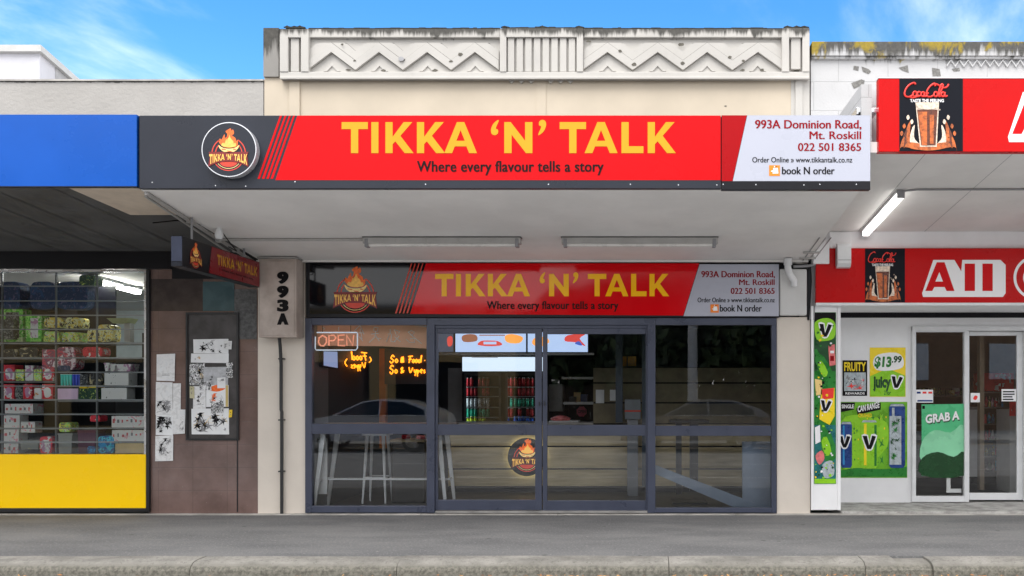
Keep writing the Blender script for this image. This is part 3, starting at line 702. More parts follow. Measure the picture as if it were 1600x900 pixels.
for q in ([(1334, 103), (1342, 104), (1341, 111), (1333, 109)], [(1346, 104), (1357, 108), (1361, 112), (1357, 116), (1348, 112)], [(1330, 130), (1346, 124), (1351, 126), (1350, 132), (1334, 139)], [(1404, 106), (1418, 102), (1420, 114), (1409, 110)], [(1456, 106), (1468, 108), (1470, 119), (1457, 119)], [(1487, 108), (1499, 106), (1500, 111), (1490, 112)]):
    mb.poly([(X(a), -.004, Z(b)) for a, b in q])
part(mb, 'spall_stain', conv)
mb = MB(W_BLOCK); mb.box(X(1267), 14, .35, 8, 3.3, 5.2); mb.box(13.9, 14, .35, 8, 0, 3.3); mb.box(X(1267), 14, 7.8, 8, 0, 3.3); part(mb, 'side_wall', conv)
mb = MB(SOFFIT); slab(mb, 2.10, 14, zrw, zrf, .1, SOFFIT, 0.0)
rc = part(mb, 'canopy', conv, 'pale canopy soffit carrying a lit fluorescent tube')
mb = MB(W_BLOCK); mb.box(2.10, 2.2, FB + .03, 0, zrf + .1, Z(130, FB)); mb.box(2.2, 14, FB + .3, FB + .36, zrf + .1, Z(124, FB)); part(mb, 'canopy_return', rc)
mb = MB(GREY)
for xx in (2.72, 3.55): mb.add([(xx - .003, -.02, zrw - .002), (xx + .003, -.02, zrw - .002), (xx + .003, FB + .05, zrf - .002), (xx - .003, FB + .05, zrf - .002)], [(0, 1, 2, 3)])
part(mb, 'board_joint', rc)
mb = MB(plaster('shop_white', (0.82, 0.82, 0.83), None, bump=(35, .1), blotch=.08, dirt=.15))
WS = mb.m
mb.box(X(1270), 14, -.02, .35, Z(388), zrw - .001); mb.box(X(1276), 14, 0, .30, zrc, Z(388)); part(mb, 'lintel_wall', conv)
mb = MB(WS); mb.bpx(1268, 1313, 474, 797, -.03, .30); part(mb, 'white_pillar', conv, 'white pillar wrapped in a green drink poster', bev=.006)
mb = MB(WS); mb.bpx(1309, 1313.5, 478, 797, -.045, -.03); mb.bpx(1267.5, 1271, 478, 797, -.045, -.03); part(mb, 'corner_strip', conv)
mb = MB(WS); mb.box(X(1313) - .1, 14, .30, RY + .3, zrc - .0, zrc + .1); part(mb, 'porch_ceiling', conv)
mb = MB(WS); mb.box(X(1313) - .12, X(1425, RY), RY, RY + .12, 0, zrc - .075); mb.box(X(1425, RY), 14, RY, RY + .12, Z(511, RY), zrc - .075); mb.box(X(1800, RY) + .002, 14, RY, RY + .12, 0, Z(511, RY)); mb.box(X(1313) - .12, X(1313) - .02, .30, RY, 0, zrc); part(mb, 'porch_wall', conv)
mb = MB(BLK); mb.box(X(1313) - .1, 14, RY + .05, RY + .1, zrc - .075, zrc); part(mb, 'gap_backing', conv)  # black strip backing the gap above the porch wall
t = NT('worn_concrete_step'); c = t.mix(t.ramp(t.noise(5, 7, .7), .35, .65), (0.24, 0.23, 0.22), (0.46, 0.45, 0.43)); c = t.mix(t.ramp(t.noise(50, 4), .6, .75, 0, .6), c, (.12, .11, .1)); t.color(c); t.set(Roughness=.8); t.bump(t.noise(40, 4), .3)
mb = MB(t.m); mb.box(X(1313) + .005, 14, -.035, RY + .15, -.2, .034); part(mb, 'porch_step', conv, bev=.006)
def dframe(a, b, t_, b_, y0, y1, mb): mb.bpx(a, b, t_, b_, RY + y0, RY + y1, ref=RY)
mb = MB(WHITE_TRIM)
for q in ((1424, 1430, 511, 784, -.04, .06), (1506, 1513, 517, 784, -.03, .05), (1430, 1506, 775, 784, -.03, .05), (1424, 1800, 510, 517, -.05, .06), (1430, 1506, 517, 519, -.03, .05)): dframe(*q, mb)
fx = part(mb, 'fixed_door_panel', conv, bev=.004)
GL3 = glass('door_glass', (0.88, 0.89, 0.88), 0.05)
def pane2(parent, a, b, t_, b_, y): mb = MB(GL3); mb.poly([(X(a, RY), RY + y, Z(t_, RY)), (X(b, RY), RY + y, Z(t_, RY)), (X(b, RY), RY + y, Z(b_, RY)), (X(a, RY), RY + y, Z(b_, RY))]); part(mb, 'pane', parent)
pane2(fx, 1429, 1507, 518, 776, .01)
mb = MB(WHITE_TRIM)
for q in ((1513.5, 1517, 517.5, 782, .055, .10), (1592, 1601, 517.5, 782, .055, .10), (1517, 1592, 771, 782, .055, .10), (1517, 1592, 517.5, 524, .055, .10)): dframe(*q, mb)
sd = part(mb, 'sliding_door', conv, bev=.004); pane2(sd, 1516, 1593, 523, 772, .08)
mb = MB(WHITE_TRIM)
for q in ((1601, 1800, 517.5, 784, .0, .06),): dframe(*q, mb)
part(mb, 'door_leaf', conv)
mb = MB(WHITE_TRIM)
for q in ((1480, 1486, 740, 770, .02, .045), (1486, 1503, 764, 770, .02, .045)): dframe(*q, mb)
part(mb, 'door_stop_rail', conv)
BEIGE = mat('store_beige', lin(150, 135, 115), .7, var=.12)
mb = MB(BEIGE); mb.box(2.3, 14, 5.9, 6, 0, 2.6); mb.box(2.25, 2.3, RY + .12, 6, 0, 2.6); part(mb, 'interior_wall', conv)
mb = MB(BEIGE); mb.box(2.3, 14, RY + .3, 6, 2.6, 2.68); part(mb, 'interior_ceiling', conv)
mb = MB(INT_F); mb.box(2.3, 14, RY + .12, 6, -.1, .034); part(mb, 'interior_floor', conv)

# --- white roof-top room far back on the left
mb = MB(plaster('shed_white', (0.54, 0.54, 0.58), None, bump=(30, .2), blotch=.1, dirt=.5))
xr = X(68, 2.0); zt = Z(76, 2.0); sl = 0.2033
xw = X(62, 2.0)
rb = thing('rooftop_room', 'white rooftop room with a lean-to roof behind the beige parapet', 'rooftop room', (xr - 2, 4, 4.6))
mb.add([(xr - 6, 2, 4.6), (xw, 2, 4.6), (xw, 2, zt), (xr - 6, 2, zt), (xr - 6, 7, 4.6), (xw, 7, 4.6), (xw, 7, zt - 5 * sl), (xr - 6, 7, zt - 5 * sl)], [(0, 1, 2, 3), (1, 5, 6, 2), (5, 4, 7, 6), (4, 0, 3, 7)]); part(mb, 'wall', rb)
mb = MB(mat('shed_side', (0.34, 0.34, 0.35), .8, var=.25, vs=2)); mb.add([(xw + .005, 2.35, 4.6), (xw + .005, 7, 4.6), (xw + .005, 7, zt - 5 * sl), (xw + .005, 2.35, zt - .35 * sl)], [(0, 1, 2, 3)]); part(mb, 'side_cladding', rb, 'grey side cladding')  # side sheet coloured darker than the front wall
mb = MB(mat('shed_trim', (0.50, 0.50, 0.49), .6, var=.08))
x0, x1 = xr - 6, xr; a = [(x0, 1.94, zt - .06), (x1, 1.94, zt - .06), (x1, 1.94, zt + .035), (x0, 1.94, zt + .035)]; b = [(p[0], 7.05, p[2] - 5.1 * sl) for p in a]
mb.add(a + b, [(0, 1, 2, 3), (4, 7, 6, 5), (0, 4, 5, 1), (1, 5, 6, 2), (2, 6, 7, 3), (3, 7, 4, 0)]); part(mb, 'roof', rb)

# ------------------------------------------------------------------ signs
def screws(par, pts, mp, l):
    for px, py in pts: mb = MB(CHROME); mb.disc((px, py), 1.0, lambda a, b: mp(a, b, l), 8, CHROME); part(mb, 'screw', par)
FP = FB - 0.03                                # face of the fascia boards
sg = thing('fascia_sign', 'long red fascia sign with yellow headline lettering and round flame emblem', 'shop sign', (X(672, FB), FB, Z(295, FB)))
mb = MB(CHAR); mb.box(X(218, FP), X(1126.3, FP), FP, FB + .03, Z(294.5, FP), Z(180.3, FP)); pn = part(mb, 'panel', sg, bev=.003)
mp = face(FP)
mb = MB(RED); mb.flat([(464.7, 180.6), (1126, 180.6), (1126, 281.5), (430.3, 281.5)], mp, 1); part(mb, 'red_field', sg)
mb = MB(RED)
for a, b, c_, d_ in ((437.5, 440.8, 402.5, 406.2), (444.9, 448, 409.3, 413.1), (451.7, 454.5, 416.3, 419.9), (458.2, 461, 422.8, 426.7)): mb.flat([(a, 180.6), (b, 180.6), (d_, 279.5), (c_, 279.5)], mp, 1)
part(mb, 'slanted_stripe', sg)
mb = MB(YEL); headline(mb, (534, 1056.5, 191, 239.5), mp, 2.5, YEL); part(mb, 'headline_lettering', sg)
mb = MB(INK); [text(mb, 'Where every flavour tells a story', (652 + d, 943 + d, 251.5, 274), mp, 2.5 + i * .3, INK, 0.006, 0.0, 1.04) for i, d in enumerate((-0.45, 0, 0.45))]; part(mb, 'slogan_lettering', sg)
screws(sg, [(238, 285), (337, 290), (384, 291), (461, 284), (665, 288), (857, 288), (985, 288), (1060, 289), (1120, 289)], mp, 1)
mb = MB(mat('emblem_rim', (0.70, 0.71, 0.74), .3, .6, var=.05)); cx, cz, yf = X(357.8, FP - .08), Z(233.6, FP - .08), FP - .08
n = 64; r_ = 42.8 / S(FP - .08)
def cyl(mb, r, ya, yb, m):
    A = [(cx + r * math.cos(2 * math.pi * k / n), ya, cz + r * math.sin(2 * math.pi * k / n)) for k in range(n)]; B = [(p[0], yb, p[2]) for p in A]
    mb.add(A + B, [(k, (k + 1) % n, n + (k + 1) % n, n + k) for k in range(n)], m, True); mb.add(A, [list(range(n))], m)
cyl(mb, r_, yf, FP - .004, mb.m); em = part(mb, 'emblem_disc', sg)
mb = MB(CHAR); mb.disc((357.8, 233.6), 41.4, lambda a, b: face(yf)(a, b, 1), 64, CHAR); logo(mb, (357, 233.6), 64 / 450, face(yf), 2); part(mb, 'emblem', em)

def address(par, lines, mp, l):
    for (s_, bx, m_, bd), nm in zip(lines, ('street_lettering', 'suburb_lettering', 'phone_lettering', 'order_lettering', 'order_logo_lettering')):
        mb = MB(m_); f_ = (bx[3] - bx[2]) * .030; [text(mb, s_, (bx[0] + d, bx[1] + d, bx[2], bx[3]), mp, l + i * .3, m_, 0.0) for i, d in enumerate((-f_, 0, f_) if bx[3] - bx[2] > 8.6 else (-f_ * .6, f_ * .6))]; part(mb, nm, par)
def order_icon(mb, x0, x1, t_, b_, mp, l):
    mb.flat(rect(x0, x1, t_, b_), mp, l, ORANGE); w_, h_ = x1 - x0, b_ - t_
    q = lambda u, v: (x0 + u * w_, t_ + v * h_)
    mb.flat([q(.38, .26), q(.80, .26), q(.86, .78), q(.32, .78), q(.34, .62), q(.18, .60), q(.18, .52), q(.35, .50)], mp, l + 1, WHITE)
    mb.flat([q(.45, .08), q(.52, .06), q(.52, .2), q(.45, .2)], mp, l + 1, WHITE); mb.flat([q(.64, .08), q(.71, .1), q(.68, .22), q(.62, .2)], mp, l + 1, INK)
ag = thing('address_sign', 'pale panel with maroon street address at the end of the red fascia sign', 'shop sign', (X(1243, FB), FB, Z(296, FB)))
mb = MB(BLK); FA = FP - .006; mp = face(FA); mb.box(X(1127.4, FA), X(1360, FA), FA, FB + .03, Z(296.5, FA), Z(180, FA)); part(mb, 'panel', ag, bev=.003)
mb = MB(DKRED); mb.flat([(1127.6, 180.3), (1167, 180.3), (1144.3, 283), (1127.6, 283)], mp, 1); part(mb, 'red_corner', ag)
mb = MB(PALE); mb.flat([(1167.6, 180.3), (1359.7, 180.3), (1359.7, 283), (1145, 283)], mp, 1); part(mb, 'white_field', ag)
address(ag, [('993A Dominion Road,', (1180, 1345.5, 187.6, 203), MAROON, .012), ('Mt. Roskill', (1265, 1345, 205.4, 217.5), MAROON, .0), ('022 501 8365', (1247, 1345, 223.7, 236), MAROON, .012), ('Order Online » www.tikkantalk.co.nz', (1175.5, 1331.5, 245.6, 254), INK, .008), ('book N order', (1222, 1303.7, 261, 272.5), INK, .016)], mp, 2)
mb = MB(ORANGE); order_icon(mb, 1201.6, 1218.5, 258.3, 275, mp, 2); part(mb, 'order_icon', ag)
screws(ag, [(1130, 288), (1181, 288.5), (1256, 289), (1281, 288), (1338, 288)], mp, 1)

LY = -0.06
lg = thing('shopfront_sign', 'red sign board under the canopy with a flame emblem printed at its end', 'shop sign', (X(848), LY, Z(495)))
mb = MB(BLK); mp = face(LY); mb.box(X(478, LY), X(1217.5, LY), LY, 0.0, Z(496, LY), Z(410.5, LY)); part(mb, 'panel', lg, bev=.003)
SRED = mat('gloss_sign_red', (0.66, 0.004, 0.009), 0.05, var=0.03, vs=2, spec=0.34); SBLK = mat('gloss_sign_black', (0.003, 0.003, 0.005), 0.05, var=0, spec=0.38)
SYEL = mat('gloss_letter_yellow', (1.0, 0.52, 0.006), 0.15, var=0.02, spec=.2)
mb = MB(SBLK); mb.flat([(484, 411.5), (665.2, 411.5), (640.5, 490.5), (484, 490.5)], mp, 1); part(mb, 'black_field', lg)
mb = MB(SRED); mb.flat([(665.6, 411.5), (1092.5, 411.5), (1067.5, 493), (640.9, 490.5)], mp, 1); part(mb, 'red_field', lg)
mb = MB(PALE); mb.flat([(1093, 413), (1217, 413), (1217, 494), (1068, 494)], mp, 1); part(mb, 'white_field', lg)
mb = MB(FLR)
for a, b, c_, d_ in ((642.3, 644.3, 617.5, 620), (648, 650, 623.3, 625.8), (654, 656, 629.2, 631.7), (659.9, 661.8, 635, 637.6)): mb.flat([(a, 411.5), (b, 411.5), (d_, 489.5), (c_, 489.5)], mp, 2)
part(mb, 'slanted_stripe', lg)
mb = MB(SYEL); headline(mb, (680, 1046, 428, 463), mp, 2.5, SYEL); part(mb, 'headline_lettering', lg)
mb = MB(INK); [text(mb, 'Where every flavour tells a story', (761 + d, 966 + d, 470.5, 487), mp, 2.5 + i * .3, INK, 0.006, 0.0, 1.04) for i, d in enumerate((-0.3, 0, 0.3))]; part(mb, 'slogan_lettering', lg)
address(lg, [('993A Dominion Road,', (1096, 1210.5, 423.5, 435), MAROON, .012), ('Mt. Roskill', (1155, 1210, 436.5, 445.5), MAROON, .0), ('022 501 8365', (1142, 1210, 450, 459.3), MAROON, .012), ('Order Online » www.tikkantalk.co.nz', (1090, 1210.5, 465, 472.5), INK, .008), ('book N order', (1125, 1190, 476.5, 487), INK, .016)], mp, 2)
mb = MB(ORANGE); order_icon(mb, 1110, 1123, 475.5, 488.5, mp, 2); part(mb, 'order_icon', lg)
mb = MB(FL1); logo(mb, (554.6, 452), 70 / 450, mp, 2); part(mb, 'emblem', lg)

# hanging light box, square to the wall
hx = X(406, -.30); hy0, hy1, hz0, hz1, ht = -2.15, -.30, 2.795, 3.105, .12
hb = thing('hanging_sign', 'narrow black and red light box hanging under the canopy square to the wall', 'hanging sign', (hx - ht / 2, -1.2, hz0))
mb = MB(BLK); mb.box(hx - ht, hx - .004, hy0, hy1, hz0, hz1); part(mb, 'case', hb, bev=.003)
mb = MB(mat('box_end_aluminium', lin(62, 68, 88), .35, .4, var=.15, vs=4)); mb.box(hx - ht + .004, hx - .008, hy0 - .006, hy0, hz0 + .055, hz1 - .005); mb.box(hx - ht + .004, hx - .008, hy0 - .006, hy0, hz0 + .006, hz0 + .048, CHAR); part(mb, 'end_cap', hb)
def side(u, v, l=0): return Vector((hx - .003 + .002 * l, hy0 + u * (hy1 - hy0), hz1 - v * (hz1 - hz0)))     # u along the box, v down
HRED = mat('box_red', (0.20, 0.008, 0.014), .3, var=.05)
mb = MB(HRED); mb.flat([(.335, .03), (.995, .03), (.995, .97), (.30, .97)], side, 1); part(mb, 'red_field', hb)
mb = MB(FL1); logo(mb, (.14, .5), .14 / 450, lambda u, v, l: side(u, .5 + (v - .5) * 5.97, l), 1); part(mb, 'emblem', hb)
mb = MB(YEL); headline(mb, (.40, .96, .24, .60), side, 2, mat('box_yellow', lin(196, 140, 30), .3, var=.05)); text(mb, 'Where every flavour tells a story', (.46, .90, .70, .80), side, 2, INK); part(mb, 'lettering', hb)
mb = MB(GREY)
for yy in (-1.85, -.6): mb.tube([(hx - ht / 2, yy, hz1), (hx - ht / 2, yy, zs(yy))], .012)
part(mb, 'bracket', hb)

# blue fascia
mb = MB(mat('fascia_blue', (0.002, 0.078, 0.40), .3, var=.08, vs=1.2, spec=.25)); mb.box(-18, X(213.5, FP), FP, FB + .03, Z(291, FP), Z(179, FP)); mb.box(-18, X(213.5, FP), FP - .004, FB, Z(292.5, FP), Z(291, FP), BLK)
solo(mb, 'fascia_board', 'plain glossy blue fascia board on the canopy beside the red sign', 'fascia board')
mb = MB(BLK); mb.box(X(214, FP), X(217.6, FP), FP + .03, FB + .06, Z(292, FP), Z(180, FP)); part(mb, 'joint_strip', sg)

# red fascia of the convenience shop
def all_letters(mb, mp, l, tr):
    def q(ps): return [tr(1200 + p[0] * .26667, 280 + p[1] * .26667) for p in ps]
    mb.flat(q([(968, 473), (1092, 473), (1132, 540), (1138, 473), (1362, 473), (1392, 502), (1392, 668), (1376, 690), (908, 690), (903, 668)]), mp, l, WHITE)
    for a, b in ((1152, 1212), (1256, 1316)): mb.flat(q(rect(a, b, 495, 655)), mp, l + 1, RED)
    A = [(988, 487), (1034, 487), (1092, 655), (1046, 655), (1034, 632), (974, 632), (962, 655), (921, 655)]; H = [(1003, 545), (1024, 600), (980, 600)]
    mb.flat(q(A), mp, l + 1, RED); mb.flat(q(H), mp, l + 2, WHITE)
    mb.flat(q([(1062, 487), (1100, 487), (1136, 560), (1136, 650), (1112, 650)]), mp, l + .5, WHITE)
    c = tr(1200 + 1566 * .26667, 280 + 577 * .26667); k = tr(1300, 0)[0] - tr(1200, 0)[0]
    ring(mb, c, .26667 * 112 * k / 100, .26667 * 128 * k / 100, 40, 320, mp, l, WHITE, 40)
    ring(mb, c, .26667 * 60 * k / 100, .26667 * 72 * k / 100, 40, 320, mp, l, WHITE, 40)
CFR = mat('store_red', (0.53, 0.001, 0.002), 0.3, var=.05, vs=1.5, spec=.15)
rg = thing('fascia_sign', 'red fascia sign high on the white block shop with a drink poster at its end', 'shop sign', (X(1600, FB), FB, Z(237, FB)))
mb = MB(CFR); mb.box(X(1373, FP), 14, FP, FB + .06, Z(237, FP), Z(122.5, FP)); part(mb, 'panel', rg, bev=.004)
mb = MB(WHITE_TRIM); mb.box(X(1372.2, FP), 14, FP - .004, FB + .06, Z(122.5, FP) + .001, Z(121, FP)); part(mb, 'top_trim', rg)
mp = face(FP)
mb = MB(INK); mb.flat(rect(1405, 1504.5, 123, 236.6), mp, 1, POSTBLK); cola_art(mb, 1405, 1504.5, 123, 236.6, FP, 2); part(mb, 'drink_poster', rg, 'black poster of a glass of fizzy brown drink under red script')
mb = MB(WHITE); all_letters(mb, mp, 1, lambda a, b: (1574.8 + (a - 1440.8) * 1.35, 222 + (b - 464) * 1.35)); part(mb, 'lettering', rg)
RL = -.10
rl = thing('shopfront_sign', 'red sign above the recessed glass doors with white outlined letters', 'shop sign', (X(1500), RL, Z(474)))
mb = MB(CFR); mb.box(X(1275, RL), 14, RL, -.021, Z(473, RL), Z(388, RL)); part(mb, 'panel', rl, bev=.003)
mb = MB(WHITE_TRIM); mb.box(X(1275, RL), 14, RL - .012, -.001, Z(477.5, RL), Z(473.2, RL)); part(mb, 'bottom_trim', rl)
mp = face(RL)
mb = MB(INK); mb.flat(rect(1351.5, 1414, 388.5, 472.6), mp, 1, POSTBLK); cola_art(mb, 1351.5, 1414, 388.5, 472.6, RL, 2); part(mb, 'drink_poster', rl, 'black poster of a glass of fizzy brown drink under red script')
mb = MB(WHITE); all_letters(mb, mp, 1, lambda a, b: (a, b)); part(mb, 'lettering', rl)

# ------------------------------------------------------------------ fixtures on walls and soffits
CONDUIT = mat('conduit_grey', (0.40, 0.39, 0.375), .5, var=.1)
for (pa, pb, lab) in ((569, 814, 'unlit fluorescent batten on the soffit, on the emblem side of the red sign'), (878, 1121, 'unlit fluorescent batten on the soffit, on the address side of the red sign')):
    y = -1.08; x0, x1 = X(pa, y), X(pb, y); z1 = zs(y)
    o = thing('ceiling_light', lab, 'light fitting', ((x0 + x1) / 2, y, z1), 'unlit soffit battens')
    mb = MB(CONDUIT); mb.box(x0, x1, y - .055, y + .055, z1 - .075, z1 - .006); mb.box(x0 - .01, x1 + .01, y - .05, y + .075, z1 - .006, z1 + .004, m=BLK); part(mb, 'housing', o, bev=.006)  # thin black sheet against the soffit paints a shadow outline round the batten
    mb = MB(mat('diffuser_plastic', (0.72, 0.70, 0.67), .3, var=.1, vs=6)); mb.tube([(x0 + .03, y - .02, z1 - .085), (x1 - .03, y - .02, z1 - .085)], .022, 10); part(mb, 'tube', o)
    mb = MB(GREY)
    for e in (x0 + .02, x1 - .06): mb.box(e, e + .04, y - .062, y + .03, z1 - .115, z1 - .02)
    part(mb, 'end_cap', o, bev=.006)
    mb = MB(CONDUIT)
    for k in range(1, 5):
        e = x0 + (x1 - x0) * k / 5; mb.box(e, e + .012, y - .064, y - .056, z1 - .062, z1 - .02)
    part(mb, 'clip', o)
o = thing('ceiling_light', 'lit fluorescent tube running out across the soffit of the white shop', 'light fitting', (2.79, -.9, 3.5))
zr = lambda y: zrw + (zrf - zrw) * (y / FB)
pa, pb = Vector((2.79, -.12, zr(-.12) - .0)), Vector((2.79, -1.62, zr(-1.62)))
def along(x0, x1, d0, d1, m, mb): mb.add([(x, p.y, p.z - d) for p in (pa, pb) for x, d in ((x0, d0), (x1, d0), (x1, d1), (x0, d1))], [(0, 1, 2, 3), (4, 7, 6, 5), (0, 4, 5, 1), (1, 5, 6, 2), (2, 6, 7, 3), (3, 7, 4, 0)], m)
mb = MB(WHITE_TRIM); along(2.745, 2.835, .002, .035, None, mb); part(mb, 'housing', o)
mb = MB(emit('tube_light', (1, .985, .95), 2.2)); along(2.755, 2.825, .036, .085, None, mb); part(mb, 'diffuser', o)
mb = MB(GREY); ya_, yb_ = pa.y, pb.y
mb.box(2.75, 2.83, ya_, ya_ + .02, pa.z - .088, pa.z - .003); part(mb, 'end_cap', o); mb = MB(GREY); mb.box(2.75, 2.83, yb_ - .02, yb_, pb.z - .088, pb.z - .003); part(mb, 'end_cap', o)
mb = MB(GREY); y = -1.66; mb.tube([(2.79, y + .04, zr(y) - .03), (2.84, y, zr(y) - .02), (2.95, y - .02, zr(y) - .012), (9, y - .05, zr(y) - .012)], .011, 6); solo(mb, 'power_cable', 'thin grey cable feeding the lit tube along the soffit', 'cable')
mb = MB(CONDUIT)
pts = [(X(213, FB), FB + .05), (X(400), -.06)]
P0, P1 = Vector((pts[0][0] + .06, FB + .06, zsf - .02)), Vector((pts[1][0] - .0, -.08, zs(-.08) - .025))
mb.tube([P0, P1], .02, 8); mb.tube([P0 + Vector((-.06, .1, -.01)), P1 + Vector((-.06, -.4, .01))], .013, 8)
for k in (.35, .62, .8): q_ = P0.lerp(P1, k); mb.box(q_.x - .035, q_.x + .035, q_.y - .02, q_.y + .02, q_.z - .02, q_.z + .03)
solo(mb, 'conduit_pipe', 'pale conduit running along the canopy edge from the fascia to the numbered box', 'conduit')
mb = MB(CONDUIT); y = -1.06; q_ = P0.lerp(P1, .63); mb.tube([(q_.x, y, zs(y) - .018), (X(570, y), y, zs(y) - .018)], .017, 8); mb.box(q_.x - .03, q_.x + .03, y - .03, y + .03, zs(y) - .05, zs(y)); solo(mb, 'conduit_pipe', 'thin straight conduit feeding the unlit soffit batten', 'conduit')
mb = MB(WHITE_TRIM); lx, ly = hx - .01, -1.45; lz = zs(ly) - .1
mb.lathe([(.0, 0), (.035, .005), (.045, .05), (.03, .11), (.018, .13)], (lx + .05, ly, lz - .02), 14); mb.tube([(lx + .05, ly, lz + .1), (lx + .02, ly + .05, zs(ly))], .008, 6)
solo(mb, 'spot_lamp', 'small white spot lamp above the hanging light box', 'spot lamp')
mb = MB(INK); mb.tube(smooth([(0, 0), (1, 0)], 1) and [(lx + .05, ly, lz + .1), (lx + .12, ly + .15, lz - .06), (lx + .10, ly + .32, lz - .10), (lx - .02, ly + .38, lz - .04)], .006, 6)
mb.tube([(lx - .05, ly - .1, lz + .12), (lx - .25, ly - .3, lz + .13), (lx - .5, ly - .32, lz + .10)], .007, 6); solo(mb, 'loose_wire', 'black loose wire looping above the hanging light box', 'wire')
# numbered box, pipe
y = -.26
o = thing('meter_box', 'grey brown metal box on the pillar with a street number in black', 'meter box', (X(438), -.13, Z(527)))
BOX = NT('weathered_box'); c = BOX.mix(BOX.ramp(BOX.noise(2.5, 6, .6), .3, .7), (0.36, 0.30, 0.26), (0.56, 0.48, 0.43)); c = BOX.mix(BOX.ramp(BOX.noise(24, 5, .7), .62, .8, 0, .5), c, (.12, .10, .09)); BOX.color(c); BOX.set(Roughness=.5); BOX.bump(BOX.noise(60, 3), .08)
mb = MB(BOX.m); mb.box(X(403.5, y), X(462.5, y), y + .012, 0, Z(527, y), Z(404, y)); part(mb, 'case', o, bev=.006)
mb = MB(BOX.m); mb.box(X(405.5, y), X(460, y), y, y + .011, Z(524.5, y), Z(408, y)); part(mb, 'cover', o, bev=.003)
mb = MB(CONDUIT); mb.box(X(402, y), X(464, y), y - .01, 0, Z(403.8, y), Z(401.5, y)); part(mb, 'cap', o)
mp = face(y); mb = MB(INK)
for s_, t_, b_ in (('9', 424.5, 443.5), ('9', 446.5, 465.5), ('3', 468, 487), ('A', 489.5, 507.5)): [text(mb, s_, (434 + dx, 450 + dx, t_, b_), mp, 1 + abs(dx), INK, .05) for dx in (-1.1, -.5, 0, .6, 1.2)]
part(mb, 'street_number', o)
mb = MB(mat('pipe_black', (.02, .02, .022), .5, var=.2)); mb.tube([(X(443), -.13, Z(529)), (X(443), -.10, Z(545)), (X(441.5), -.045, Z(570)), (X(441.5), -.045, Z(640)), (X(442.5), -.045, Z(640) - .03), (X(442.5), -.045, .0)], .021, 10)
for py in (560, 655, 735): mb.box(X(438), X(446), -.07, 0, Z(py + 2), Z(py))
solo(mb, 'down_pipe', 'thin black pipe running down the cream pillar from the numbered box', 'pipe')
# gap between the shops: rough block, white elbow pipe, box, alarm siren
mb = MB(plaster('rough_white_block', (.60, .60, .59), None, bump=(20, .6), blotch=.4, dirt=.6)); mb.bpx(1218.5, 1261, 420, 493, -.075, 0); solo(mb, 'wall_block', 'chipped white rendered block between the two shops, under the canopy', 'wall block', bev=.02)
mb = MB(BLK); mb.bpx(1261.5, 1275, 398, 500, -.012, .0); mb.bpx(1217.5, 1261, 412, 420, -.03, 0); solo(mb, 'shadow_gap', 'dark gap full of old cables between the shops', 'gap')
mb = MB(GREY)
for k in range(3): mb.tube([(X(1267 + 2.5 * k), -.03 - .012 * k, Z(400)), (X(1269 + 2 * k), -.035, Z(440)), (X(1265 + 3 * k), -.03, Z(500))], .01, 6)
mb.tube([(X(1238), -.09, Z(418)), (X(1262), -.09, Z(417)), (X(1276), -.08, Z(413))], .018, 8)
solo(mb, 'cable_bundle', 'grey cables running down the gap beside the white block', 'cables')
mb = MB(WHITE_TRIM); mb.tube([(X(1231, -.15), -.15, Z(404, -.15)), (X(1231, -.15), -.15, Z(418, -.15)), (X(1234, -.15), -.15, Z(429, -.15)), (X(1241, -.13), -.13, Z(439, -.13)), (X(1241, -.10), -.10, Z(446, -.10))], .042, 14)
mb.tube([(X(1231, -.15), -.15, Z(404, -.15)), (X(1231, -.15), -.15, Z(414, -.15))], .052, 14); solo(mb, 'elbow_pipe', 'white plastic elbow pipe coming out below the canopy', 'pipe')
mb = MB(WS); mb.bpx(1271, 1296, 378, 412, -.14, -.001); mb.bpx(1296, 1330, 363, 388, -.05, -.021)
solo(mb, 'junction_cover', 'boxed-in white cover where the two canopies meet', 'cover box', bev=.006)
mb = MB(CONDUIT)
for dx in (0, .07, .13):
    mb.add([(2.02 + dx, -.03, zs(-.03) - .004), (2.035 + dx, -.03, zs(-.03) - .004), (2.035 + dx, -1.1, zs(-1.1) - .004), (2.02 + dx, -1.1, zs(-1.1) - .004)], [(0, 1, 2, 3)], GREY if dx != .07 else CONDUIT)
mb.box(1.96, 2.16, -.48, -.44, zs(-.46) - .02, zs(-.46)); mb.box(1.96, 2.16, -.20, -.17, zs(-.18) - .02, zs(-.18))
solo(mb, 'cable_tray', 'narrow cable tray on the soffit where the canopies join', 'cable tray')
y = -.2; o = thing('alarm_siren', 'white plastic alarm box fixed over the corner of the red sign', 'alarm box', (X(1319, y), -.15, Z(418, y)))
mb = MB(WHITE_TRIM); a, b = X(1309, y), X(1330, y); prof = [(y + .1, Z(380, y)), (y + .012, Z(380.5, y)), (y, Z(384, y)), (y, Z(411, y)), (y + .03, Z(417, y)), (y + .1, Z(418, y))]
mb.extrude([(a, p[0], p[1]) for p in prof], (b - a, 0, 0)); part(mb, 'case', o, bev=.006)
mb = MB(GREY); mb.bpx(1309.5, 1329.5, 405.6, 406.6, y - .002, y + .003, ref=y); mb.bpx(1308, 1310, 385, 414, y + .06, y + .1, ref=y); part(mb, 'seam', o)
mb = MB(CHROME); y = -.4
mb.box(X(1340, -2.7), X(1372, -2.7), -2.7, -2.45, Z(176, -2.7), Z(168, -2.7)); mb.box(X(1338, -2.7), X(1341, -2.7), -2.72, -2.45, Z(180, -2.7), Z(168, -2.7))
solo(mb, 'gutter_end', 'metal gutter end between the address sign and the higher red fascia', 'gutter', bev=.01)
mb = MB(mat('round_vent', (.33, .33, .34), .6)); A = [(X(629, 0) + .035 * math.cos(k * .5236), -.068, Z(95) + .028 * math.sin(k * .5236)) for k in range(12)]
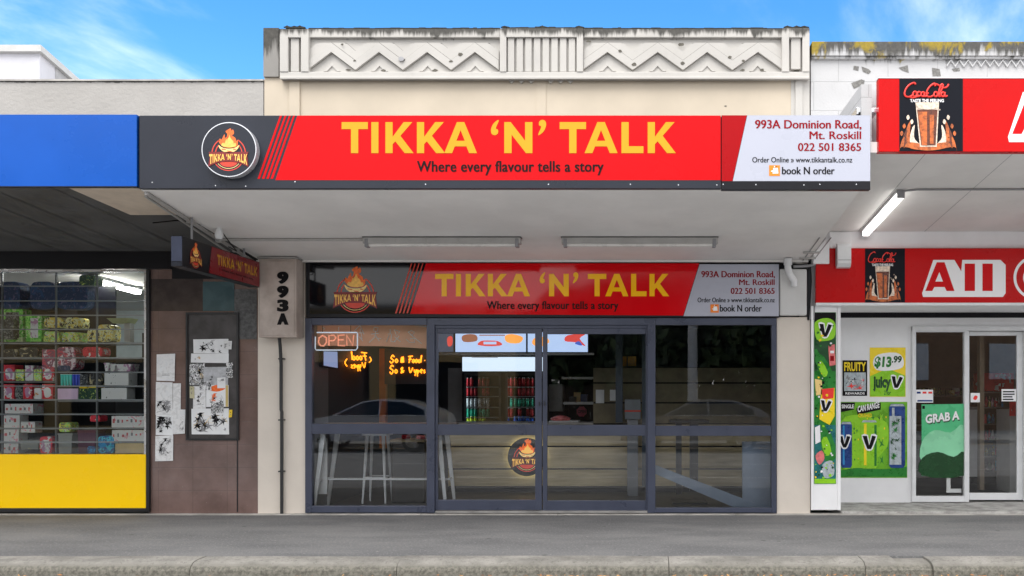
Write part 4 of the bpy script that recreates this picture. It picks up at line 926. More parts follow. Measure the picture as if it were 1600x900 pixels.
mb.extrude(A, (0, .02, 0)); solo(mb, 'wall_vent', 'small round grey vent set in the zigzag moulding', 'vent')

# ------------------------------------------------------------------ posters and papers
PAPER = mat('paper', (.74, .75, .76), .7, var=.06, vs=8)
PAPER2 = printed('paper_creased', [(.66, .67, .68), (.72, .73, .74), (.60, .60, .60), (.70, .70, .70)], 5, .7)
def paper(a, b, t_, b_, y, name, label, cat='poster', group=None, art=(), m=None, crn=True):
    mb = MB(m or (PAPER, PAPER2)[R.random() < .5]); q = rect(a, b, t_, b_)
    if crn: q = [(p[0] + R.uniform(-.7, .7), p[1] + R.uniform(-.7, .7)) for p in q]
    A = [(X(u, y), y - R.uniform(0, .002), Z(v, y)) for u, v in q]; mb.extrude(A, (0, .0015, 0))
    if art: art(mb, face(y - .0025))
    return solo(mb, name, label, cat, group)
def ink_shards(a, b, t_, b_, n=10, cols=(INK, GREY)):
    def f(mb, mp):
        cl = lambda u, v: (min(b - .6, max(a + .6, u)), min(b_ - .6, max(t_ + .6, v)))
        for k in range(int(n * 1.6)):
            cx_, cy_ = R.uniform(a + 2, b - 2), R.uniform(t_ + 2, b_ - 2); r = R.uniform(1.2, min(b - a, b_ - t_) * .34); th = R.uniform(0, 3.14)
            if k % 3 == 2:                    # thin brush line
                dx, dy, w_ = r * 1.6 * math.cos(th), r * 1.6 * math.sin(th), R.uniform(.18, .5)
                mb.flat([cl(cx_ - dx, cy_ - dy), cl(cx_ + w_, cy_ + w_), cl(cx_ + dx, cy_ + dy), cl(cx_ - w_, cy_ + w_ * .3)], mp, k * .07, cols[k % len(cols)])
            else:                             # ragged splash, longer one way
                ps = []
                for i in range(13):
                    q_ = i * 2 * math.pi / 13; rr = r * (R.uniform(.7, 1.35) if i % 2 else R.uniform(.15, .45)); u, v = rr * math.cos(q_) * 1.25, rr * math.sin(q_) * .7
                    ps.append(cl(cx_ + u * math.cos(th) - v * math.sin(th), cy_ + u * math.sin(th) + v * math.cos(th)))
                mb.flat(ps, mp, k * .07, cols[k % len(cols)])
    return f
SCRIB = printed('poster_scribble', [(.72, .73, .74), (.03, .03, .03), (.75, .75, .76), (.35, .35, .36)], 9, .7)
TORN = printed('poster_torn', [(.66, .67, .68), (.30, .31, .32), (.70, .70, .70), (.06, .06, .06)], 13, .7)
WARM = printed('poster_warm', [(.70, .66, .60), (.72, .30, .18), (.74, .72, .70), (.70, .52, .12)], 14, .7)
py_ = -.012
paper(245, 273, 553, 595, -.012, 'pasted_paper', 'clean white notice above the column of torn sheets on the tiles', 'paper notice', 'papers pasted on the tiled wall', lambda mb, mp: ([mb.flat(rect(253, 265, 584 + 2 * k, 584.8 + 2 * k), mp, 0, GREY) for k in range(2)]))
paper(243, 270, 597, 648, -.012, 'pasted_paper', 'long white sheet with torn top and black ink below the clean notice', 'paper poster', 'papers pasted on the tiled wall', ink_shards(244, 269, 625, 647, 14))
paper(271, 283, 599, 640, -.011, 'pasted_paper', 'narrow blank white strip beside the long torn sheet', 'paper poster', 'papers pasted on the tiled wall')
paper(270, 289, 640, 678, -.010, 'pasted_paper', 'white sheet with a small grey picture beside the access panel', 'paper poster', 'papers pasted on the tiled wall', ink_shards(279, 288, 655, 674, 4, (GREY,)))
paper(243, 270, 648.5, 680, -.0125, 'pasted_paper', 'white sheet with spiky black ink, second from the bottom of its column', 'paper poster', 'papers pasted on the tiled wall', ink_shards(244, 269, 650, 676, 16))
paper(243, 271, 681, 720.5, -.012, 'pasted_paper', 'white sheet with black scribble, bottom of the column on the tiles', 'paper poster', 'papers pasted on the tiled wall', ink_shards(247, 268, 684, 716, 12))
Y0 = -.018; PYEL_ = mat('sticker_yellow', lin(225, 190, 40), .5, var=.1)
paper(302, 357, 530, 552, Y0, 'pasted_paper', 'ragged black and white paper at the top of the access panel', 'paper poster', 'papers pasted on the access panel', ink_shards(306, 350, 530, 552, 9, (INK,)), PAPER)
paper(298, 358, 553, 567, Y0 - .002, 'pasted_paper', 'wide pale paper strip across the access panel', 'paper poster', 'papers pasted on the access panel', ink_shards(303, 314, 556, 564, 3, (YEL, GREY)))
paper(296, 320, 568, 602, Y0, 'pasted_paper', 'grey shredded paper below the pale strip on the access panel', 'paper poster', 'papers pasted on the access panel', ink_shards(297, 319, 570, 600, 8, (GREY, INK, CREAM)), TORN)
paper(318, 357, 573, 602, Y0 - .002, 'pasted_paper', 'crumpled silver grey sheet in the middle of the access panel', 'paper poster', 'papers pasted on the access panel', ink_shards(326, 334, 586, 598, 2, (INK,)), mat('paper_grey', (.42, .43, .45), .6, var=.3, vs=14))
paper(302, 322, 604, 640, Y0, 'pasted_paper', 'white sheet with black curved strokes beside the orange poster', 'paper poster', 'papers pasted on the access panel', ink_shards(306, 320, 610, 634, 6, (INK, GREY)))
paper(322, 357, 601, 636, Y0 - .002, 'pasted_paper', 'white poster with orange print and a yellow edge on the access panel', 'paper poster', 'papers pasted on the access panel', lambda mb, mp: (mb.flat(smooth([(326, 608), (336, 601.8), (350, 603), (351, 608), (338, 612)], 3, True), mp, 0, FL1), mb.flat(rect(352.5, 356.4, 602, 635.4), mp, 0, mat('tape_yellow', (.55, .42, .15), .6)), ink_shards(326, 350, 614, 634, 7, (FL1, INK, GREY))(mb, mp)))
paper(299, 358, 638, 679, Y0 - .001, 'pasted_paper', 'large poster of black leafy shapes at the bottom of the access panel', 'paper poster', 'papers pasted on the access panel', ink_shards(301, 357, 644, 676, 22, (INK, GREY, CREAM)))
for a, b, t_, b_, lab, m_ in ((349, 362, 533, 546, 'small torn white corner beside the ragged paper on the access panel', None), (296, 304, 604, 622, 'narrow yellowed scrap at the edge of the access panel', mat('paper_yellowed', (.52, .48, .30), .7, var=.2)), (353, 364, 566, 590, 'grey torn strip overlapping the silver grey sheet', TORN), (340, 352, 590, 606, 'small scrap pasted between the silver grey sheet and the orange poster', None), (312, 330, 596, 610, 'torn white scrap between the grey shredded paper and the curved strokes', SCRIB), (330, 349, 628, 646, 'torn scrap overlapping the foot of the orange poster', TORN), (357.5, 363, 640, 652, 'tiny yellow sticker at the edge of the access panel', PYEL_)):
    paper(a, b, t_, b_, Y0 - .006, 'pasted_paper', lab, 'paper poster', 'papers pasted on the access panel', ink_shards(a + .5, b - .5, t_ + .5, b_ - .5, 3, (INK, GREY)), m_)
# posters on the white shop
LIME = mat('poster_lime', lin(140, 205, 30), .3, var=.1, vs=8); GREEN = mat('poster_green', lin(30, 125, 40), .3, var=.25, vs=9); DGREEN = mat('poster_dark_green', lin(12, 70, 30), .3, var=.2); PYEL = mat('poster_yellow', lin(245, 215, 30), .3, var=.05)
BLUEC = mat('poster_blue', lin(20, 60, 130), .3, var=.3, vs=14); SILV = mat('poster_silver', lin(175, 185, 190), .3, var=.2, vs=20); PINK = mat('poster_pink', lin(225, 120, 120), .3, var=.2, vs=15)
def vee(mb, cx_, cy_, s, mp, l, rot=0):
    def q(p): c_, n_ = math.cos(rot), math.sin(rot); return (cx_ + s * (p[0] * c_ - p[1] * n_), cy_ + s * (p[0] * n_ + p[1] * c_))
    W_ = [(-1.15, -1.1), (-.2, -1.1), (.02, .1), (.3, -1.2), (1.2, -1.0), (.75, .4), (.35, 1.2), (-.4, 1.2), (-.8, .2)]
    I_ = [(-1.0, -.95), (-.35, -.95), (-.02, .45), (.42, -1.0), (1.0, -.85), (.55, .4), (.25, 1.02), (-.28, 1.02), (-.66, .1)]
    mb.flat([q(p) for p in smooth(W_, 2, True)], mp, l, WHITE); mb.flat([q(p) for p in I_], mp, l + .5, INK)
def bottle(mb, cx_, cy_, s, mp, l, rot, m1, m2):
    def q(p): c_, n_ = math.cos(rot), math.sin(rot); return (cx_ + s * (p[0] * c_ - p[1] * n_), cy_ + s * (p[0] * n_ + p[1] * c_))
    O = [(-.22, -2), (.22, -2), (.24, -1.3), (.62, -.7), (.66, 1.9), (-.66, 1.9), (-.62, -.7), (-.24, -1.3)]
    mb.flat([q(p) for p in smooth(O, 2, True)], mp, l, m1); mb.flat([q(p) for p in smooth([(-.55, -.2), (.1, -.5), (.2, 1.1), (-.5, 1.4)], 2, True)], mp, l + .5, m2)
def pillar_art(mb, mp):
    C = lambda u, v: (min(1305.6, max(1272.6, u)), v)
    mb.flat(rect(1272.5, 1305.7, 488.5, 506), mp, 0, INK); mb.flat(rect(1272.5, 1305.7, 506, 580), mp, 0, DGREEN)
    mb.flat([C(*p) for p in smooth([(1272, 508), (1278, 500), (1290, 497), (1301, 500), (1306, 510), (1303, 528), (1288, 533), (1276, 530)], 3, True)], mp, 1, LIME); vee(mb, 1289.5, 516, 10, mp, 2, .06)
    m3 = lambda u, v, l=0: mp(*C(u, v), l)
    bottle(mb, 1285, 570, 13, m3, 1.5, -.45, GREEN, LIME); mb.flat([C(*p) for p in [(1294, 540), (1304, 538), (1306, 570), (1296, 572)]], mp, 3, PINK); mb.flat(rect(1297, 1303, 548, 552), mp, 4, WHITE); mb.flat(rect(1297, 1303, 556, 564), mp, 4, MAROON)
    mb.flat(rect(1272.5, 1305.7, 598, 648), mp, .3, GREEN); mb.flat([C(*p) for p in [(1273, 592), (1284, 594), (1285, 616), (1275, 618)]], mp, 2, CREAM)
    mb.flat([C(*p) for p in [(1283, 608), (1304, 606), (1304, 650), (1296, 664), (1280, 655)]], mp, 2, PYEL); mb.flat([C(*p) for p in [(1284, 608), (1303, 606), (1302, 622), (1285, 624)]], mp, 3, SCRED); vee(mb, 1290, 634, 8.5, mp, 4, .1)
    mb.flat(rect(1272.5, 1305.7, 664, 756), mp, .3, mat('poster_teal', lin(20, 110, 110), .3, var=.3, vs=12)); bottle(mb, 1292, 690, 15, m3, 1.5, -.25, GREEN, LIME)
    mb.flat([C(*p) for p in [(1273, 668), (1281, 664), (1282, 690), (1274, 694)]], mp, 3, WHITE); mb.flat([C(*p) for p in smooth([(1274, 712), (1284, 704), (1288, 716), (1280, 726)], 3, True)], mp, 3, PINK)
    mb.flat([C(*p) for p in smooth([(1285, 726), (1300, 720), (1303, 742), (1288, 746)], 3, True)], mp, 3, SILV); mb.flat(rect(1272.5, 1305.7, 748, 755.5), mp, 2, LIME)
    for k in range(64):
        u, v = R.uniform(1274, 1303), R.uniform(508, 750); r = R.uniform(.6, 2.4); mb.flat([C(u + r * R.uniform(.6, 1.4) * math.cos(i * 1.05), v + r * R.uniform(.6, 1.4) * math.sin(i * 1.05)) for i in range(6)], mp, 5 + .02 * k, (WHITE, LIME, INK, GREEN, DGREEN, PYEL)[k % 6])
paper(1272, 1306.2, 488, 756, -.036, 'pillar_poster', 'tall green drink poster of bottles and black emblems wrapping the white pillar', 'poster', None, pillar_art, GREEN, False)
PY = RY - .004
def art1(mb, mp):
    text(mb, 'FRUITY', (1319, 1353, 566, 580), mp, 1, PYEL, .03); mb.flat(rect(1318.5, 1353.5, 564.5, 581), mp, 0, INK); mb.flat(rect(1319, 1353, 582, 611), mp, 0, SILV)
    ink_shards(1320, 1352, 584, 609, 12, (WHITE, INK, GREY, SCRED))(mb, lambda a, b, l=0: mp(a, b, 1 + l)); text(mb, 'REWARDS', (1321, 1351, 613, 616.5), mp, 1, WHITE, .02)
paper(1316.5, 1355, 563, 618.5, PY, 'wall_poster', 'small black framed poster with yellow heading on the white porch wall', 'poster', 'posters on the porch wall', art1, INK, False)
def art2(mb, mp):
    mb.flat([(1359.5, 582)] + smooth([(1359.5, 588), (1375, 581), (1388, 577), (1402, 582), (1414.4, 587)], 3) + [(1414.4, 619.4), (1359.5, 619.4)], mp, 0, LIME)
    mb.flat(smooth([(1364, 566), (1372, 554), (1400, 551), (1411, 560), (1410, 574), (1390, 579), (1370, 578)], 3, True), mp, 1, WHITE)
    text(mb, '$13', (1366, 1393, 557, 576), mp, 2, GREEN, .05, .1); text(mb, '.99', (1393, 1409, 556, 567), mp, 2, DGREEN, .04, .1)
    text(mb, 'juicy', (1364, 1392, 588, 612), mp, 1, DGREEN, .05); vee(mb, 1401, 597, 9, mp, 1, .1); text(mb, '2 for', (1381, 1392, 610, 617), mp, 1.5, GREEN, .02)
paper(1359, 1415, 543, 620, PY, 'wall_poster', 'yellow and lime price poster on the white porch wall', 'poster', 'posters on the porch wall', art2, PYEL, False)
def can(mb, x0, x1, t_, b_, mp, l, m, m2):
    w_ = (x1 - x0) * .12; mb.flat([(x0 + w_, t_), (x1 - w_, t_), (x1, t_ + 5), (x1, b_ - 4), (x1 - w_, b_), (x0 + w_, b_), (x0, b_ - 4), (x0, t_ + 5)], mp, l, m)
    mb.flat([(x0 + w_ + .5, t_ + .6), (x1 - w_ - .5, t_ + .6), (x1 - 1, t_ + 3.8), (x0 + 1, t_ + 3.8)], mp, l + .5, SILV); mb.flat(rect(x0 + (x1 - x0) * .18, x0 + (x1 - x0) * .34, t_ + 6, b_ - 5), mp, l + .5, m2)
def art3(mb, mp):
    mb.flat(smooth([(1313, 735), (1340, 731), (1380, 733), (1417, 729)], 3) + [(1417, 745), (1313, 745)], mp, 1, GREEN)
    for k in range(26):
        u, v = R.uniform(1316, 1412), R.uniform(650, 726); r = R.uniform(2, 5); th = R.uniform(0, 3.1)
        mb.flat([(min(1416.5, max(1314, u + r * (1.3 if i % 2 else .35) * math.cos(th + i * .7) * .8)), v + r * (1.3 if i % 2 else .35) * math.sin(th + i * .7) * 1.5) for i in range(9)], mp, .8 + .02 * k, (GREEN, DGREEN, LIME)[k % 3])
    for k in range(40):
        u, v = R.uniform(1330, 1400), R.uniform(648, 728); r = R.uniform(.5, 1.4); mb.flat([(u + r * math.cos(i * 1.25), v + r * 1.6 * math.sin(i * 1.25)) for i in range(5)], mp, 1, (GREEN, PYEL)[k % 2])
    mb.flat([(1314, 629), (1336, 629), (1334, 640), (1314, 644)], mp, 1.5, INK); mb.flat([(1338, 638), (1376, 629), (1376, 640), (1340, 648)], mp, 1.5, INK)
    text(mb, 'CAN RANGE', (1340, 1374, 630, 640), lambda a, b, l=0: mp(a, b + 4.5 - (a - 1340) * .22, l), 2.5, WHITE, .03); text(mb, 'SINGLE', (1315, 1334, 632, 638), mp, 2.5, WHITE, .03); text(mb, 'CRUSHED', (1341, 1362, 646, 652), mp, 2.5, PYEL, .03)
    mb.flat(smooth([(1313.5, 660), (1345, 648), (1385, 660), (1385, 700), (1345, 732), (1313.5, 728)], 3, True), mp, .5, LIME)
    can(mb, 1313.6, 1331, 659, 731, mp, 3, BLUEC, mat('poster_cyan', lin(40, 140, 200), .3)); vee(mb, 1319.5, 690, 9, mp, 4.5)
    can(mb, 1345, 1371, 656, 732, mp, 3, LIME, PYEL); vee(mb, 1358, 691, 10.5, mp, 4.5); mb.flat(rect(1366, 1369.5, 664, 728), mp, 4, GREEN)
    can(mb, 1389, 1414, 631, 731, mp, 3, BLUEC, SILV); mb.flat(rect(1389.6, 1408, 650, 726), mp, 4, SILV); ink_shards(1390, 1407, 652, 722, 14, (DGREEN, GREEN, INK))(mb, lambda a, b, l=0: mp(a, b, 4.6 + l))
paper(1313.3, 1417.5, 628, 746.5, PY, 'wall_poster', 'large green poster of three drink cans low on the white porch wall', 'poster', 'posters on the porch wall', art3, mat('poster_mid_green', lin(105, 175, 25), .3, var=.25, vs=5), False)
GR1 = mat('poster_mint', lin(80, 190, 130), .3, var=.12, vs=3)
def art4(mb, mp):
    t2 = lambda a, b, l=0: mp(a, b - (a - 1446) * .12, l)
    text(mb, 'GRAB A', (1447, 1500, 649, 664), t2, 1, DGREEN, .05); text(mb, 'GRAB A', (1446, 1499, 648, 662), t2, 2, WHITE, .04)
    mb.flat(rect(1441, 1445, 634, 639), mp, 1, INK)
    mb.flat(smooth([(1440.5, 690), (1460, 672), (1485, 676), (1505.5, 664), (1505.5, 720), (1480, 728), (1440.5, 722)], 3, True), mp, .5, mat('poster_mint_pale', lin(140, 215, 170), .3, var=.1, vs=4))
    mb.flat(smooth([(1440.5, 716), (1465, 706), (1490, 714), (1505.5, 706), (1505.5, 743), (1440.5, 743)], 3, True), mp, 1, DGREEN)
mb = MB(GR1); mp = face(RY + .004)
mb.flat([(1440, 632), (1506, 631), (1506, 724), (1499, 743.5), (1440, 743.5)], mp, 0, GR1); art4(mb, lambda a, b, l=0: mp(a, b, .6 + l)); solo(mb, 'door_poster', 'mint green poster with white slanted words on the fixed glass panel', 'poster')
for a, b, t_, b_, yy, lab, k in ((1430.5, 1458, 609, 629, .002, 'white sticker with coloured logos over the mint poster', 0), (1516.5, 1531, 614, 628.5, .072, 'small square white sticker on the edge of the sliding door', 1), (1565, 1588, 608, 627, .072, 'white notice with dark lines on the sliding door', 2)):
    mb = MB(WHITE); mp = face(RY + yy); mb.flat(rect(a, b, t_, b_), mp, 0, WHITE)
    if k == 0:
        for j, m_ in enumerate((BLUEC, SCRED, SCRED)): mb.flat(rect(a + 2 + 9 * j, a + 8 + 9 * j, t_ + 3, t_ + 6), mp, 1, m_)
        mb.flat(rect(a + 3, b - 1, b_ - 4, b_ - 1.5), mp, 1, BLUEC)
    elif k == 1: mb.flat(smooth([(a + 4, t_ + 9), (a + 7, t_ + 4), (a + 11, t_ + 6), (a + 8, t_ + 11)], 3, True), mp, 1, SCRED)
    else:
        for j in range(4): mb.flat(rect(a + 2, b - 2 - R.uniform(0, 5), t_ + 3 + 4 * j, t_ + 5 + 4 * j), mp, 1, INK)
    solo(mb, 'sticker', lab, 'sticker', 'stickers on the glass doors')

# ------------------------------------------------------------------ inside the takeaway shop
WOOD = NT('pale_timber_board')
c = WOOD.mix(WOOD.ramp(WOOD.noise(2.2, 6, .6, (.5, 1, 5)), .3, .7), lin(176, 158, 118), lin(214, 196, 154)); c = WOOD.mix(WOOD.ramp(WOOD.noise(6, 5, .6, (.35, 1, 9)), .55, .8, 0, .5), c, lin(130, 106, 72))
WOOD.color(c); WOOD.set(Roughness=.55); WOOD.bump(WOOD.noise(8, 4, .6, (.3, 1, 8)), .1); WOOD = WOOD.m
WOOD_SHADE = mat('shaded_timber_board', lin(112, 102, 76), .6, var=.3, vs=3)  # same boards as the counter front, dimmer light put into the colour
CY = 2.36
o = thing('service_counter', 'long timber boarded service counter with dark grooves behind the sliding doors', 'counter', (X(930, CY), CY + .3, 0))
mb = MB(WOOD); xa, xb, xc = X(700, CY), X(927, CY), 1.97
rows = [0.09, 0.36, 0.70, 1.04, 1.36, 1.66, 1.90]
for i in range(3): mb.box(xa, xc, CY, CY + .02, rows[i] + .012, rows[i + 1] - .012)
part(mb, 'front_board', o)
mb = MB(WOOD_SHADE)
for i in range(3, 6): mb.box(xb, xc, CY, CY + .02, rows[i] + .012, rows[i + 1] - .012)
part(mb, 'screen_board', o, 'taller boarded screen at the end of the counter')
mb = MB(INK); mb.box(xa + .01, xc, CY + .021, CY + .6, .0, 1.03); mb.box(xb, xc, CY + .021, CY + .08, 1.03, 1.90); part(mb, 'carcass', o)
mb = MB(mat('kickboard', (.05, .05, .055), .4)); mb.box(xa, xc, CY + .004, CY + .02, .0, .09); part(mb, 'kickboard', o)
mb = MB(mat('counter_top', (.30, .28, .26), .3)); mb.box(xa - .02, xb, CY - .04, CY + .65, 1.032, 1.062); part(mb, 'counter_top', o)
ly = CY - .05; o = thing('round_sign', 'round black flame emblem hanging on the front of the timber counter', 'sign', (X(823, ly), ly, Z(744, ly)))
cx, cz, r_ = X(823, ly), Z(714, ly), 30 / S(ly)
mb = MB(SBLK); mb.extrude([(cx + r_ * math.cos(2 * math.pi * k / 48), ly, cz + r_ * math.sin(2 * math.pi * k / 48)) for k in range(48)], (0, .02, 0)); part(mb, 'disc', o)
keep = (FL1, FL2, FLR, CREAM)
FL1, FL2, FLR, CREAM = (emit('added_glow_' + n_, c_, e_) for n_, c_, e_ in (('orange', lin(235, 105, 35), .30), ('light', lin(250, 190, 90), .32), ('red', lin(205, 60, 40), .25), ('cream', lin(238, 205, 130), .28)))  # emblem colours given their own glow to brighten the print
mb = MB(FL1); logo(mb, (823, 711), 50 / 450, face(ly), 1); part(mb, 'emblem', o)
FL1, FL2, FLR, CREAM = keep
mb = MB(emit('halo_light', (.95, .9, .55), 2.8)); mb.extrude([(cx + .9 * r_ * math.cos(2 * math.pi * k / 32), ly + .022, cz + .9 * r_ * math.sin(2 * math.pi * k / 32)) for k in range(32)], (0, .01, 0)); part(mb, 'back_light', o)
# bar table and stool at the window
WLEG = mat('white_steel', (.86, .88, .90), .35, var=.05)
def leg(mb, p, q, r=.018, r2=.013): mb.tube([p, q], r, 8, None, True, r2)
o = thing('bar_table', 'white legged bar table along the window with a long foot rail', 'bar table', (X(600), .45, 0))
mb = MB(mat('table_top', lin(190, 160, 130), .4, var=.15)); mb.box(X(488), X(700), .10, .66, 1.085, 1.12); part(mb, 'table_top', o, bev=.004)
for p, q in (((507, .2), (490, .12)), ((529, .58), (512, .62)), ((685, .2), (697, .14)), ((697, .58), (711, .64))):
    mb = MB(WLEG); a_ = Vector((X(p[0], p[1]), p[1], 1.085)); b_ = Vector((X(q[0], q[1]), q[1], .012)); mb.add([a_ + Vector((s * .033, t_ * .02, 0)) for s in (-1, 1) for t_ in (-1, 1)] + [b_ + Vector((s * .018, t_ * .014, 0)) for s in (-1, 1) for t_ in (-1, 1)], [(0, 1, 3, 2), (4, 6, 7, 5), (0, 4, 5, 1), (2, 3, 7, 6), (0, 2, 6, 4), (1, 5, 7, 3)]); part(mb, 'leg', o, bev=.003)
mb = MB(WLEG); mb.tube([(X(500, .35), .35, .40), (X(703, .35), .35, .40)], .012, 8); mb.tube([(X(498, .14), .14, .40), (X(516, .6), .6, .40)], .01, 8); mb.tube([(X(692, .14), .14, .40), (X(707, .62), .62, .40)], .01, 8); part(mb, 'foot_rail', o)
o = thing('bar_stool', 'white metal bar stool standing behind the bar table', 'bar stool', (X(588, 1.1), 1.1, 0))
cx, cy = X(590, 1.1), 1.1
mb = MB(WLEG); mb.box(cx - .17, cx + .17, cy - .17, cy + .17, .93, .96); part(mb, 'seat', o, bev=.012)
for sx in (-1, 1):
    for sy in (-1, 1): mb = MB(WLEG); mb.tube([(cx + sx * .11, cy + sy * .11, .93), (cx + sx * .155, cy + sy * .17, .012)], .024, 8, None, True, .014); part(mb, 'leg', o)
mb = MB(WLEG)
for a_, b_ in (((-1, -1), (1, -1)), ((1, -1), (1, 1)), ((1, 1), (-1, 1)), ((-1, 1), (-1, -1))): mb.tube([(cx + a_[0] * .14, cy + a_[1] * .145, .36), (cx + b_[0] * .14, cy + b_[1] * .145, .36)], .009, 6)
part(mb, 'foot_rail', o)
yb_ = 1.0; o = thing('waste_bin', 'tall black bin with a wooden lid behind the bar table', 'bin', (X(638, yb_), yb_ + .2, 0))
mb = MB(mat('bin_black', (.008, .008, .009), .35, var=.1)); mb.box(X(611, yb_), X(664, yb_), yb_, yb_ + .42, .012, .84); part(mb, 'body', o, bev=.02)
mb = MB(WOOD); mb.box(X(610, yb_), X(664, yb_), yb_ - .01, yb_ + .43, .842, .875); part(mb, 'lid', o)
mb = MB(MAROON)
mb.lathe([(.05, 0), (.07, .03), (.05, .06)], (X(630, yb_), yb_ + .15, .876), 12); mb.lathe([(.06, 0), (.07, .025), (.06, .05)], (X(652, yb_), yb_ + .2, .876), 12, PINK); solo(mb, 'napkin_bowl', 'small red bowls on top of the black bin', 'bowls')
# fridge with cans
fy = 4.0
o = thing('drinks_fridge', 'black two door drinks fridge with a bright blank white header', 'fridge', (X(790, fy), fy + .35, 0))
fx0, fx1 = X(722, fy), X(853, fy); zb = .15; ztp = Z(583, fy)
mb = MB(INK); mb.box(fx0, fx1, fy + .64, fy + .7, 0, Z(555, fy)); mb.box(fx0, fx0 + .04, fy, fy + .64, 0, ztp); mb.box(fx1 - .04, fx1, fy, fy + .64, 0, ztp); mb.box(fx0, fx1, fy, fy + .64, 0, zb); mb.box((fx0 + fx1) / 2 - .05, (fx0 + fx1) / 2 + .03, fy, fy + .64, zb, ztp); mb.box(fx0, fx1, fy, fy + .64, ztp, Z(555, fy)); part(mb, 'body', o)
mb = MB(emit('header_light', (.70, .84, 1), .50)); mb.box(fx0 + .01, fx1 - .01, fy - .03, fy - .002, Z(580, fy), Z(558, fy)); part(mb, 'header_panel', o)
mb = MB(emit('fridge_strip', (.8, .95, 1), 4)); mb.box(fx0 + .045, fx0 + .06, fy + .04, fy + .06, zb, ztp); mb.box(fx1 - .06, fx1 - .045, fy + .04, fy + .06, zb, ztp); mb.box((fx0 + fx1) / 2 + .031, (fx0 + fx1) / 2 + .041, fy + .04, fy + .06, zb, ztp); part(mb, 'light_strip', o)
shelf_z = [Z(604, fy + .1), Z(619, fy + .1), Z(636, fy + .1), Z(652, fy + .1), Z(664, fy + .1)]
mb = MB(mat('wire_shelf', (.25, .27, .28), .4))
for z_ in shelf_z: mb.box(fx0 + .04, fx1 - .04, fy + .05, fy + .6, z_ - .012, z_)
part(mb, 'shelf', o)
xm0, xm1 = (fx0 + fx1) / 2 - .05, (fx0 + fx1) / 2 + .03
for a_, b_ in ((fx0 + .04, xm0), (xm1, fx1 - .04)):
    mb = MB(BLACKFRAME)
    for q in ((a_, a_ + .035, zb, ztp), (b_ - .035, b_, zb, ztp), (a_ + .035, b_ - .035, zb, zb + .04), (a_ + .035, b_ - .035, ztp - .04, ztp)): mb.box(q[0], q[1], fy - .03, fy - .002, q[2], q[3])
    d_ = part(mb, 'door', o)
CANC = {'dark red': lin(150, 18, 30), 'teal': lin(30, 150, 120), 'lime': lin(190, 205, 40), 'silver': lin(170, 175, 178), 'blue': lin(30, 90, 190)}
PROT = {}
def can_thing(x, y_, z_, col, label):
    if col not in PROT:
        m_ = mat('can_' + col.replace(' ', '_'), CANC[col], .25, .5, var=.35, vs=40); mb = MB(m_)
        mb.lathe([(.024, 0), (.033, .012), (.033, .125), (.026, .145)], (x, y_, z_), 14); PROT[col] = solo(mb, 'drink_can', label, 'drink can', 'cans and bottles in the fridge'); 
        mb2 = MB(CHROME); mb2.lathe([(.027, 0), (.027, .004)], (x, y_, z_ + .1455), 14); p_ = link_mesh(mb2, 'lid', Vector((x, y_, z_))); p_.parent = PROT[col]; PROT[col].location = (x, y_, z_); return
    r0 = PROT[col]; c_ = r0.copy(); COL.objects.link(c_); c_.location = (x, y_, z_); c_['label'] = label
    for ch in r0.children: k_ = ch.copy(); COL.objects.link(k_); k_.parent = c_
SHN = ['top', 'second', 'third', 'fourth', 'lowest']; ORD = ['first', 'second', 'third', 'fourth', 'fifth', 'sixth', 'seventh', 'eighth']
def row_of(a, n, skip): return [a + 6.3 * k for k in range(n) if k not in skip]
plan = [[('dark red', row_of(729, 6, (2,))), ('dark red', row_of(793, 7, ()))], [('dark red', row_of(729, 6, (3,))), ('dark red', row_of(793, 7, (2,)))],
        [('silver', row_of(729, 6, ())), ('teal', row_of(793, 7, (0,)))], [('teal', row_of(729, 6, ())), ('dark red', row_of(793, 7, (2, 4)))], [('lime', row_of(729, 6, (5,))), ('blue', row_of(793, 7, (1,)))]]
for r, row in enumerate(plan):
    for h, (col, xs) in enumerate(row):
        for k, px in enumerate(xs):
            can_thing(X(px, fy + .13) + (.02 if h == 0 else 0), fy + .14 + R.uniform(-.02, .02), shelf_z[r], col, '%s can, %s on the %s fridge shelf behind the door %s' % (col, ORD[k], SHN[r], 'by the cupboard' if h == 0 else 'by the kitchen'))
